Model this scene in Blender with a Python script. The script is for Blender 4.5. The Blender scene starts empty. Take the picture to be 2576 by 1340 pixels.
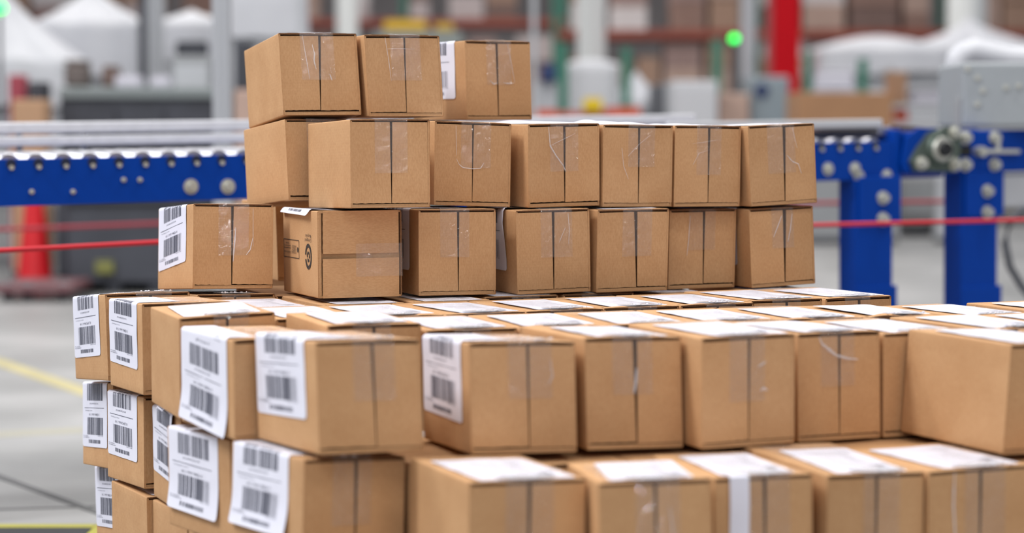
import bpy, bmesh, math, random
from mathutils import Vector, Matrix, noise
R=random.Random(7)
PI=math.pi
# ------------------------------------------------------------------ camera
F=5500.0; CX,CY=1288.0,670.0; HOR=330.0; CZ=0.83
PITCH=math.atan((CY-HOR)/F); CP,SP=math.cos(PITCH),math.sin(PITCH)
C=bpy.context.scene.collection
sc=bpy.context.scene
cam=bpy.data.cameras.new('camera'); co=bpy.data.objects.new('camera',cam); C.objects.link(co)
cam.sensor_width=36; cam.sensor_fit='HORIZONTAL'; cam.lens=F/2576*36
co.location=(0,0,CZ); co.rotation_euler=(PI/2-PITCH,0,0)
cam.clip_end=200
cam.dof.use_dof=True; cam.dof.focus_distance=3.47; cam.dof.aperture_fstop=2.6
sc.camera=co
# ------------------------------------------------------------------ light and exposure
sc.view_settings.view_transform='Standard'; sc.view_settings.look='None'; sc.view_settings.gamma=1
sc.view_settings.use_curve_mapping=False; sc.view_settings.exposure=0.04
sc.cycles.use_denoising=True
sc.cycles.sample_clamp_indirect=6
world=bpy.data.worlds.new('world'); sc.world=world; world.use_nodes=True
world.node_tree.nodes['Background'].inputs[0].default_value=(0.86,0.90,1.0,1)
world.node_tree.nodes['Background'].inputs[1].default_value=0.42
def lamp(x,y,z,sx,sy,p,col=(1,.97,.93)):
    l=bpy.data.lights.new('ceiling_lamp','AREA'); l.shape='RECTANGLE'; l.size=sx; l.size_y=sy; l.energy=p*1.14; l.color=col
    o=bpy.data.objects.new('ceiling_lamp',l); C.objects.link(o); o.location=(x,y,z)
LAMPS=[(-4.6,2.2,5.6,330),(-4.2,5.4,6.5,190),(-1.2,-1.6,6.0,85),(2.6,1.0,6.5,80),(.4,3.4,6.5,60),(2.6,5.2,6.5,130),
       (-4,-6,6.5,120),(3,-6,6.5,90),(-4,-12,6.5,130),(3,-12,6.5,130),(0,-18,6.5,160),
       (-3.6,10,6.5,130),(3,10,6.5,130),(-3.6,16,6.5,145),(3,16,6.5,145),(-3.6,23,6.5,170),(3,23,6.5,170),(0,29,6.5,200)]
for x,y,z,p in LAMPS: lamp(x,y,z,2.4,.35,p,(.97,.98,1.0) if x<-4 else (1,.965,.92))

# ------------------------------------------------------------------ helpers
def at(px,py,Y):
    x=(px-CX)/F; u=(CY-py)/F
    d=Vector((x,CP+u*SP,-SP+u*CP)); d*=Y/d.y
    return Vector((d.x,d.y,CZ+d.z))
def floor_at(px,py):
    x=(px-CX)/F; u=(CY-py)/F
    d=Vector((x,CP+u*SP,-SP+u*CP)); d*=-CZ/d.z
    return Vector((d.x,d.y,0))
def link(nm,me,mat=None,parent=None,loc=None):
    o=bpy.data.objects.new(nm,me); C.objects.link(o)
    if mat is not None and me is not None:
        for m in (mat if isinstance(mat,(list,tuple)) else [mat]): me.materials.append(m)
    if parent is not None: o.parent=parent
    if loc is not None: o.location=loc
    return o
def tag(o,label=None,cat=None,group=None,kind=None):
    if label: o['label']=label
    if cat: o['category']=cat
    if group: o['group']=group
    if kind: o['kind']=kind
    return o
def empty(nm,loc=(0,0,0),rz=0,label=None,cat=None,group=None):
    o=bpy.data.objects.new(nm,None); C.objects.link(o); o.location=loc; o.rotation_euler=(0,0,rz)
    o.empty_display_size=.05
    return tag(o,label,cat,group)
def bm_obj(nm,bm,mat,parent=None,smooth=False,loc=None):
    me=bpy.data.meshes.new(nm); bm.normal_update(); bm.to_mesh(me); bm.free()
    if smooth:
        for p in me.polygons: p.use_smooth=True
    return link(nm,me,mat,parent,loc)
def raw_obj(nm,vs,fs,mat,parent=None,smooth=False,mi=None):
    me=bpy.data.meshes.new(nm); me.from_pydata([tuple(v) for v in vs],[],fs); me.update()
    if mi: me.polygons.foreach_set('material_index',mi)
    if smooth:
        for p in me.polygons: p.use_smooth=True
    return link(nm,me,mat,parent)
def bx(bm,x0,x1,y0,y1,z0,z1,bev=0.0,M=None,seg=2):
    v=[bm.verts.new(p) for p in ((x0,y0,z0),(x1,y0,z0),(x1,y1,z0),(x0,y1,z0),(x0,y0,z1),(x1,y0,z1),(x1,y1,z1),(x0,y1,z1))]
    fs=[bm.faces.new([v[i] for i in f]) for f in ((3,2,1,0),(4,5,6,7),(0,1,5,4),(1,2,6,5),(2,3,7,6),(3,0,4,7))]
    vs=set(v)
    if bev>0:
        es=list({e for f in fs for e in f.edges})
        r=bmesh.ops.bevel(bm,geom=es,offset=bev,segments=seg,affect='EDGES',profile=.5)
        vs=set(r['verts'])|{q for q in v if q.is_valid}
        vs={q for f in r['faces'] for q in f.verts}|{q for q in vs if q.is_valid}
    if M is not None:
        for q in vs: q.co=M@q.co
    return vs
def cyl(bm,p0,p1,r0,r1=None,n=20,caps=True):
    r1=r0 if r1 is None else r1
    p0=Vector(p0);p1=Vector(p1); ax=(p1-p0).normalized()
    a=ax.orthogonal().normalized(); b=ax.cross(a)
    A=[bm.verts.new(p0+(a*math.cos(t)+b*math.sin(t))*r0) for t in (2*PI*i/n for i in range(n))]
    B=[bm.verts.new(p1+(a*math.cos(t)+b*math.sin(t))*r1) for t in (2*PI*i/n for i in range(n))]
    for i in range(n):
        j=(i+1)%n; bm.faces.new((A[i],A[j],B[j],B[i]))
    if caps: bm.faces.new(A[::-1]); bm.faces.new(B)
def tube(bm,pts,r,n=10):
    pts=[Vector(p) for p in pts]; rings=[]
    up=Vector((0,0,1))
    for i,p in enumerate(pts):
        t=(pts[min(i+1,len(pts)-1)]-pts[max(i-1,0)]).normalized()
        a=t.cross(up); a=a.normalized() if a.length>1e-4 else t.orthogonal().normalized(); b=a.cross(t)
        rings.append([bm.verts.new(p+(a*math.cos(q)+b*math.sin(q))*r) for q in (2*PI*k/n for k in range(n))])
    for A,B in zip(rings,rings[1:]):
        for k in range(n): bm.faces.new((A[k],A[(k+1)%n],B[(k+1)%n],B[k]))
    bm.faces.new(rings[0][::-1]); bm.faces.new(rings[-1])

# ------------------------------------------------------------------ materials
def srgb(r,g,b):
    f=lambda c:(c/255/12.92) if c<=10 else ((c/255+.055)/1.055)**2.4
    return (f(r),f(g),f(b),1)
def mat(nm,col,rough=.6,metal=0,noise_amt=0.0,scale=20,bump=0.0,bscale=60,emit=0,spec=.5,col2=None):
    m=bpy.data.materials.new(nm); m.use_nodes=True; nt=m.node_tree; N=nt.nodes; P=N['Principled BSDF']
    P.inputs['Base Color'].default_value=col; P.inputs['Roughness'].default_value=rough
    P.inputs['Metallic'].default_value=metal; P.inputs['Specular IOR Level'].default_value=spec
    tc=N.new('ShaderNodeTexCoord')
    if noise_amt>0 or col2:
        n=N.new('ShaderNodeTexNoise'); n.inputs['Scale'].default_value=scale; n.inputs['Detail'].default_value=5
        nt.links.new(tc.outputs['Object'],n.inputs['Vector'])
        r=N.new('ShaderNodeValToRGB'); c=col
        lo=tuple(c[i]*(1-noise_amt) for i in range(3))+(1,)
        hi=col2 or tuple(min(1,c[i]*(1+noise_amt)) for i in range(3))+(1,)
        r.color_ramp.elements[0].color=lo if not col2 else col; r.color_ramp.elements[1].color=hi
        r.color_ramp.elements[0].position=.32; r.color_ramp.elements[1].position=.68
        nt.links.new(n.outputs['Fac'],r.inputs['Fac']); nt.links.new(r.outputs['Color'],P.inputs['Base Color'])
    if bump>0:
        n=N.new('ShaderNodeTexNoise'); n.inputs['Scale'].default_value=bscale; n.inputs['Detail'].default_value=4
        nt.links.new(tc.outputs['Object'],n.inputs['Vector'])
        b=N.new('ShaderNodeBump'); b.inputs['Strength'].default_value=bump; b.inputs['Distance'].default_value=.002
        nt.links.new(n.outputs['Fac'],b.inputs['Height']); nt.links.new(b.outputs['Normal'],P.inputs['Normal'])
    if emit>0:
        P.inputs['Emission Color'].default_value=col; P.inputs['Emission Strength'].default_value=emit
    return m
def cardboard_mat(nm,k=1.0):
    m=bpy.data.materials.new(nm); m.use_nodes=True; nt=m.node_tree; N=nt.nodes; L=nt.links; P=N['Principled BSDF']
    P.inputs['Roughness'].default_value=.78; P.inputs['Specular IOR Level'].default_value=.22
    tc=N.new('ShaderNodeTexCoord'); oi=N.new('ShaderNodeObjectInfo')
    add=N.new('ShaderNodeVectorMath'); add.operation='ADD'
    mul=N.new('ShaderNodeVectorMath'); mul.operation='SCALE'; mul.inputs['Scale'].default_value=1.0
    cmb=N.new('ShaderNodeCombineXYZ'); L.new(oi.outputs['Random'],cmb.inputs[0]); L.new(oi.outputs['Random'],cmb.inputs[2])
    sc2=N.new('ShaderNodeVectorMath'); sc2.operation='SCALE'; sc2.inputs['Scale'].default_value=9; L.new(cmb.outputs[0],sc2.inputs[0])
    L.new(tc.outputs['Object'],add.inputs[0]); L.new(sc2.outputs[0],add.inputs[1])
    fine=N.new('ShaderNodeTexNoise'); fine.inputs['Scale'].default_value=520; fine.inputs['Detail'].default_value=3
    mp=N.new('ShaderNodeMapping'); mp.inputs['Scale'].default_value=(1,1,.35); L.new(add.outputs[0],mp.inputs[0]); L.new(mp.outputs[0],fine.inputs['Vector'])
    big=N.new('ShaderNodeTexNoise'); big.inputs['Scale'].default_value=14; big.inputs['Detail'].default_value=4; L.new(add.outputs[0],big.inputs['Vector'])
    # faint corrugation ribs
    wv=N.new('ShaderNodeTexWave'); wv.wave_type='BANDS'; wv.bands_direction='Z'; wv.inputs['Scale'].default_value=70; wv.inputs['Distortion'].default_value=.6
    L.new(add.outputs[0],wv.inputs['Vector'])
    r=N.new('ShaderNodeValToRGB'); e=r.color_ramp.elements
    a=srgb(181*k,137*k,95*k); b=srgb(202*k,160*k,117*k)
    e[0].color=a; e[1].color=b; e[0].position=.3; e[1].position=.7
    mx=N.new('ShaderNodeMath'); mx.operation='MULTIPLY_ADD'; mx.inputs[1].default_value=.55; L.new(fine.outputs['Fac'],mx.inputs[0])
    m2=N.new('ShaderNodeMath'); m2.operation='MULTIPLY'; m2.inputs[1].default_value=.45; L.new(big.outputs['Fac'],m2.inputs[0]); L.new(m2.outputs[0],mx.inputs[2])
    L.new(mx.outputs[0],r.inputs['Fac'])
    hs=N.new('ShaderNodeHueSaturation'); mr=N.new('ShaderNodeMapRange'); mr.inputs[3].default_value=.94; mr.inputs[4].default_value=1.05
    L.new(oi.outputs['Random'],mr.inputs[0]); L.new(mr.outputs[0],hs.inputs['Value']); L.new(r.outputs['Color'],hs.inputs['Color'])
    L.new(hs.outputs['Color'],P.inputs['Base Color'])
    bp=N.new('ShaderNodeBump'); bp.inputs['Strength'].default_value=.12; bp.inputs['Distance'].default_value=.0006
    L.new(fine.outputs['Fac'],bp.inputs['Height'])
    b2=N.new('ShaderNodeBump'); b2.inputs['Strength'].default_value=.06; b2.inputs['Distance'].default_value=.0004
    L.new(wv.outputs['Fac'],b2.inputs['Height']); L.new(bp.outputs['Normal'],b2.inputs['Normal'])
    L.new(b2.outputs['Normal'],P.inputs['Normal'])
    return m
M_card=cardboard_mat('cardboard')
M_edge=mat('corrugated_edge',srgb(120,84,54),.9,noise_amt=.35,scale=700)
M_inner_shade=mat('cardboard_inner_shade',srgb(96,66,42),.95,noise_amt=.1)  # cardboard darkened: shade behind the flaps is put into the colour
M_label=mat('label_paper',srgb(228,228,240),.42,noise_amt=.015,scale=30,spec=.4,bump=.12,bscale=45)
M_print=mat('label_ink',srgb(92,94,108),.6)
M_ink=mat('carton_ink',srgb(48,42,40),.7)
def tape_mat():
    m=bpy.data.materials.new('clear_tape'); m.use_nodes=True; nt=m.node_tree; N=nt.nodes; L=nt.links
    for n in list(N): N.remove(n)
    out=N.new('ShaderNodeOutputMaterial'); tr=N.new('ShaderNodeBsdfTransparent'); gl=N.new('ShaderNodeBsdfGlossy'); df=N.new('ShaderNodeBsdfDiffuse')
    tr.inputs[0].default_value=(.997,.995,.993,1); gl.inputs['Roughness'].default_value=.06; df.inputs[0].default_value=(.85,.83,.82,1)
    tc=N.new('ShaderNodeTexCoord'); oi=N.new('ShaderNodeObjectInfo')
    cm=N.new('ShaderNodeCombineXYZ'); L.new(oi.outputs['Random'],cm.inputs[1]); L.new(oi.outputs['Random'],cm.inputs[0])
    s=N.new('ShaderNodeVectorMath'); s.operation='SCALE'; s.inputs['Scale'].default_value=5; L.new(cm.outputs[0],s.inputs[0])
    a=N.new('ShaderNodeVectorMath'); a.operation='ADD'; L.new(tc.outputs['Object'],a.inputs[0]); L.new(s.outputs[0],a.inputs[1])
    n1=N.new('ShaderNodeTexNoise'); n1.inputs['Scale'].default_value=65; n1.inputs['Detail'].default_value=3; n1.inputs['Distortion'].default_value=1.6; L.new(a.outputs[0],n1.inputs['Vector'])
    n3=N.new('ShaderNodeTexNoise'); n3.inputs['Scale'].default_value=240; n3.inputs['Detail'].default_value=2; n3.inputs['Distortion'].default_value=.8; L.new(a.outputs[0],n3.inputs['Vector'])
    n4=N.new('ShaderNodeTexNoise'); n4.inputs['Scale'].default_value=38; n4.inputs['Detail'].default_value=1; L.new(a.outputs[0],n4.inputs['Vector'])
    pm=N.new('ShaderNodeMapRange'); pm.inputs[1].default_value=.48; pm.inputs[2].default_value=.62; L.new(n4.outputs['Fac'],pm.inputs[0])
    p3=N.new('ShaderNodeMath'); p3.operation='MULTIPLY'; L.new(n3.outputs['Fac'],p3.inputs[0]); L.new(pm.outputs[0],p3.inputs[1])
    v=N.new('ShaderNodeTexVoronoi'); v.inputs['Scale'].default_value=90; v.feature='SMOOTH_F1'; L.new(a.outputs[0],v.inputs['Vector'])
    mm=N.new('ShaderNodeMath'); mm.operation='MULTIPLY_ADD'; mm.inputs[1].default_value=.5; L.new(v.outputs['Distance'],mm.inputs[0]); L.new(n1.outputs['Fac'],mm.inputs[2])
    m5=N.new('ShaderNodeMath'); m5.operation='MULTIPLY_ADD'; m5.inputs[1].default_value=.8; L.new(p3.outputs[0],m5.inputs[0]); L.new(mm.outputs[0],m5.inputs[2]); mm=m5
    b=N.new('ShaderNodeBump'); b.inputs['Strength'].default_value=1.0; b.inputs['Distance'].default_value=.013; L.new(mm.outputs[0],b.inputs['Height'])
    L.new(b.outputs['Normal'],gl.inputs['Normal'])
    fr=N.new('ShaderNodeFresnel'); fr.inputs['IOR'].default_value=1.45
    f2=N.new('ShaderNodeMath'); f2.operation='MULTIPLY_ADD'; f2.inputs[1].default_value=.16; f2.inputs[2].default_value=.04; f2.use_clamp=True; L.new(fr.outputs[0],f2.inputs[0])
    m1=N.new('ShaderNodeMixShader'); m1.inputs[0].default_value=.06; L.new(tr.outputs[0],m1.inputs[1]); L.new(df.outputs[0],m1.inputs[2])
    m2=N.new('ShaderNodeMixShader'); L.new(f2.outputs[0],m2.inputs[0]); L.new(m1.outputs[0],m2.inputs[1]); L.new(gl.outputs[0],m2.inputs[2])
    L.new(m2.outputs[0],out.inputs['Surface'])
    return m
M_tape=tape_mat()
M_fold=mat('creased_tape',srgb(236,234,238),.22)
M_fold.node_tree.nodes['Principled BSDF'].inputs['Alpha'].default_value=.5
M_glint=mat('glint_film',srgb(232,232,238),.1,spec=1.0)  # glossy white for the lumps added as glints on the tape
M_glint.node_tree.nodes['Principled BSDF'].inputs['Alpha'].default_value=.7
FOLDS={'i4':[((.25,.97),(.29,.90),(.335,.87),(.456,.79),(.6,.755),(.72,.745)),.0042],
 'R2c':[((.28,.97),(.29,.85),(.30,.74),(.38,.62),(.48,.5),(.52,.42)),.0022,((.30,.74),(.45,.80),(.65,.88)),.0006,((.34,.68),(.45,.52)),.0008],
 'R2b':[((.28,.56),(.32,.49),(.37,.455),(.5,.445),(.6,.455),(.64,.52)),.0018,((.27,.95),(.28,.6)),.0009],
 'R2d':[((.67,.88),(.5,.76),(.35,.62)),.0005,((.26,.72),(.29,.5),(.36,.34)),.0010],
 'R2e':[((.26,.78),(.45,.80),(.66,.83)),.0005,((.27,.52),(.36,.66),(.5,.70)),.0006],
 'R2f':[((.56,.62),(.65,.53),(.73,.5),(.77,.38)),.0020,((.66,.96),(.72,.7)),.0008],
 'g4':[((.53,.73),(.515,.60),(.49,.5)),.0040],
 'h4':[((.62,.5),(.66,.52),(.70,.50)),.0030,((.60,.72),(.68,.76)),.0025],
 'f4':[((.74,.62),(.78,.70),(.76,.85)),.0016],
 'R3g':[((.36,.63),(.44,.78),(.5,.9)),.0018,((.58,.56),(.63,.72),(.66,.92)),.0018],
 'R3a':[((.495,.32),(.51,.5),(.525,.72)),.0026,((.66,.40),(.71,.46),(.74,.6)),.0020,((.74,.95),(.745,.5)),.0010],
 'R3d':[((.70,.95),(.715,.75),(.70,.58)),.0012,((.57,.60),(.66,.78)),.0008],
 'R3f':[((.30,.92),(.28,.6),(.26,.42)),.0014],
 'R1b':[((.28,.83),(.45,.835),(.66,.83)),.0006,((.27,.97),(.30,.7),(.32,.44)),.0011],
 'R1a':[((.30,.97),(.33,.7),(.36,.44)),.0011,((.42,.86),(.44,.75),(.43,.66),(.45,.56)),.0022,((.62,.5),(.645,.42)),.0018],
 'R1c':[((.64,.97),(.70,.7),(.74,.48)),.0011,((.36,.5),(.42,.45),(.47,.47)),.0020,((.56,.47),(.66,.46),(.73,.47)),.0016],
 'j5':[((.25,.98),(.24,.7),(.27,.3)),.0030],'g5':[((.62,.8),(.66,.5)),.0016]}
M_blue=mat('blue_paint',srgb(0,60,156),.45,noise_amt=.05,scale=8,spec=.15)
M_alu=mat('brushed_aluminium',srgb(222,222,226),.35,metal=.15,noise_amt=.05,scale=40)
M_chrome=mat('roller_steel',srgb(178,178,184),.42,metal=.9)
M_bolt=mat('zinc_bolt',srgb(205,205,195),.4,metal=.6)
M_black=mat('black_rubber',srgb(26,28,32),.6)
M_dark=mat('dark_grey_plastic',srgb(64,66,74),.6,noise_amt=.2,scale=6)
M_grey=mat('grey_paint',srgb(158,160,162),.5,noise_amt=.04,scale=5)
M_lgrey=mat('light_grey_paint',srgb(196,198,202),.5,noise_amt=.04,scale=5)
M_tarp=mat('white_tarpaulin',srgb(206,207,212),.55,noise_amt=.03,scale=4)
M_red=mat('red_paint',srgb(200,4,24),.5,noise_amt=.05,scale=5,spec=.15)
M_cone=mat('cone_orange_red',srgb(214,22,34),.45,noise_amt=.05)
M_rope=mat('red_rope',srgb(196,28,44),.6)
M_orange=mat('orange_paint',srgb(212,84,46),.5,noise_amt=.06,scale=4)
M_rack=mat('rack_beam_orange',srgb(150,72,54),.5,noise_amt=.1,scale=3)
M_green=mat('rack_green',srgb(58,122,102),.5,noise_amt=.08,scale=3)
M_yellow=mat('yellow_plastic',srgb(238,204,20),.5,noise_amt=.04)
M_led=mat('green_lamp_glow',(0.0,.8,.09,1),.3,emit=4.5)
M_oled=mat('orange_lamp_glow',(.9,.25,.1,1),.3,emit=1.2)
M_cast=mat('cast_iron_green',srgb(92,104,96),.45,metal=.5,noise_amt=.1,scale=30)
M_pale=mat('pale_film',srgb(214,212,222),.35,noise_amt=.04,scale=6)
M_wood=mat('pallet_wood',srgb(176,140,100),.8,noise_amt=.2,scale=12)
M_fcard=[mat('far_carton_%d'%i,c,.8,noise_amt=.08,scale=4) for i,c in enumerate((srgb(172,140,120),srgb(150,120,108),srgb(188,160,146),srgb(128,104,96),srgb(198,184,182),srgb(160,134,128),srgb(216,208,206)))]
M_teal=mat('grey_blue_paint',srgb(142,154,162),.5,noise_amt=.04,scale=5)
M_navy=mat('navy_plastic',srgb(38,58,104),.5)

# ------------------------------------------------------------------ floor and far wall
def floor_mat():
    m=bpy.data.materials.new('concrete_floor'); m.use_nodes=True; nt=m.node_tree; N=nt.nodes; L=nt.links; P=N['Principled BSDF']
    tc=N.new('ShaderNodeTexCoord'); n=N.new('ShaderNodeTexNoise'); n.inputs['Scale'].default_value=1.3; n.inputs['Detail'].default_value=7
    L.new(tc.outputs['Object'],n.inputs['Vector']); r=N.new('ShaderNodeValToRGB')
    r.color_ramp.elements[0].color=srgb(124,124,123); r.color_ramp.elements[1].color=srgb(162,161,160)
    r.color_ramp.elements[0].position=.35; r.color_ramp.elements[1].position=.65
    L.new(n.outputs['Fac'],r.inputs['Fac']); L.new(r.outputs['Color'],P.inputs['Base Color'])
    P.inputs['Roughness'].default_value=.33; P.inputs['Specular IOR Level'].default_value=.5
    n2=N.new('ShaderNodeTexNoise'); n2.inputs['Scale'].default_value=5; L.new(tc.outputs['Object'],n2.inputs['Vector'])
    mr=N.new('ShaderNodeMapRange'); mr.inputs[3].default_value=.35; mr.inputs[4].default_value=.6; L.new(n2.outputs['Fac'],mr.inputs[0]); L.new(mr.outputs[0],P.inputs['Roughness'])
    return m
bm=bmesh.new(); bx(bm,-16,16,-4,46,-.1,0); fl=bm_obj('floor',bm,floor_mat()); tag(fl,kind='structure')
M_wall=mat('far_wall',srgb(150,142,138),.8,noise_amt=.1,scale=1)
bm=bmesh.new(); bx(bm,-16,16,44,44.2,0,9); tag(bm_obj('wall_far',bm,M_wall),kind='structure')
def strip(p0,p1,w,m,nm,k,z=.002):
    p0=Vector(p0);p1=Vector(p1); t=(p1-p0).normalized(); s=Vector((-t.y,t.x,0))*w/2; up=Vector((0,0,z))
    vs=[p0-s,p1-s,p1+s,p0+s]; vs=vs+[v+up for v in vs]
    o=raw_obj(nm,vs,[(3,2,1,0),(4,5,6,7),(0,1,5,4),(1,2,6,5),(2,3,7,6),(3,0,4,7)],m); tag(o,kind='structure'); return o
M_yline=mat('worn_yellow_paint',srgb(184,172,118),.5,noise_amt=.12,scale=6)
M_seam=mat('floor_joint',srgb(104,104,104),.8)
M_yf=mat('faded_yellow_paint',srgb(160,156,138),.5,noise_amt=.05,scale=6)
strip(floor_at(-420,765),floor_at(520,1093),.07,M_yline,'floor_marking',0)
strip(floor_at(-300,1108),floor_at(620,1060),.10,M_yf,'floor_marking',0,.001)
strip(floor_at(-300,1090),floor_at(700,1455),.022,M_seam,'floor_joint',0,.0015)
strip(floor_at(-300,1290),floor_at(620,1262),.016,M_seam,'floor_joint',0,.001)

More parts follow.
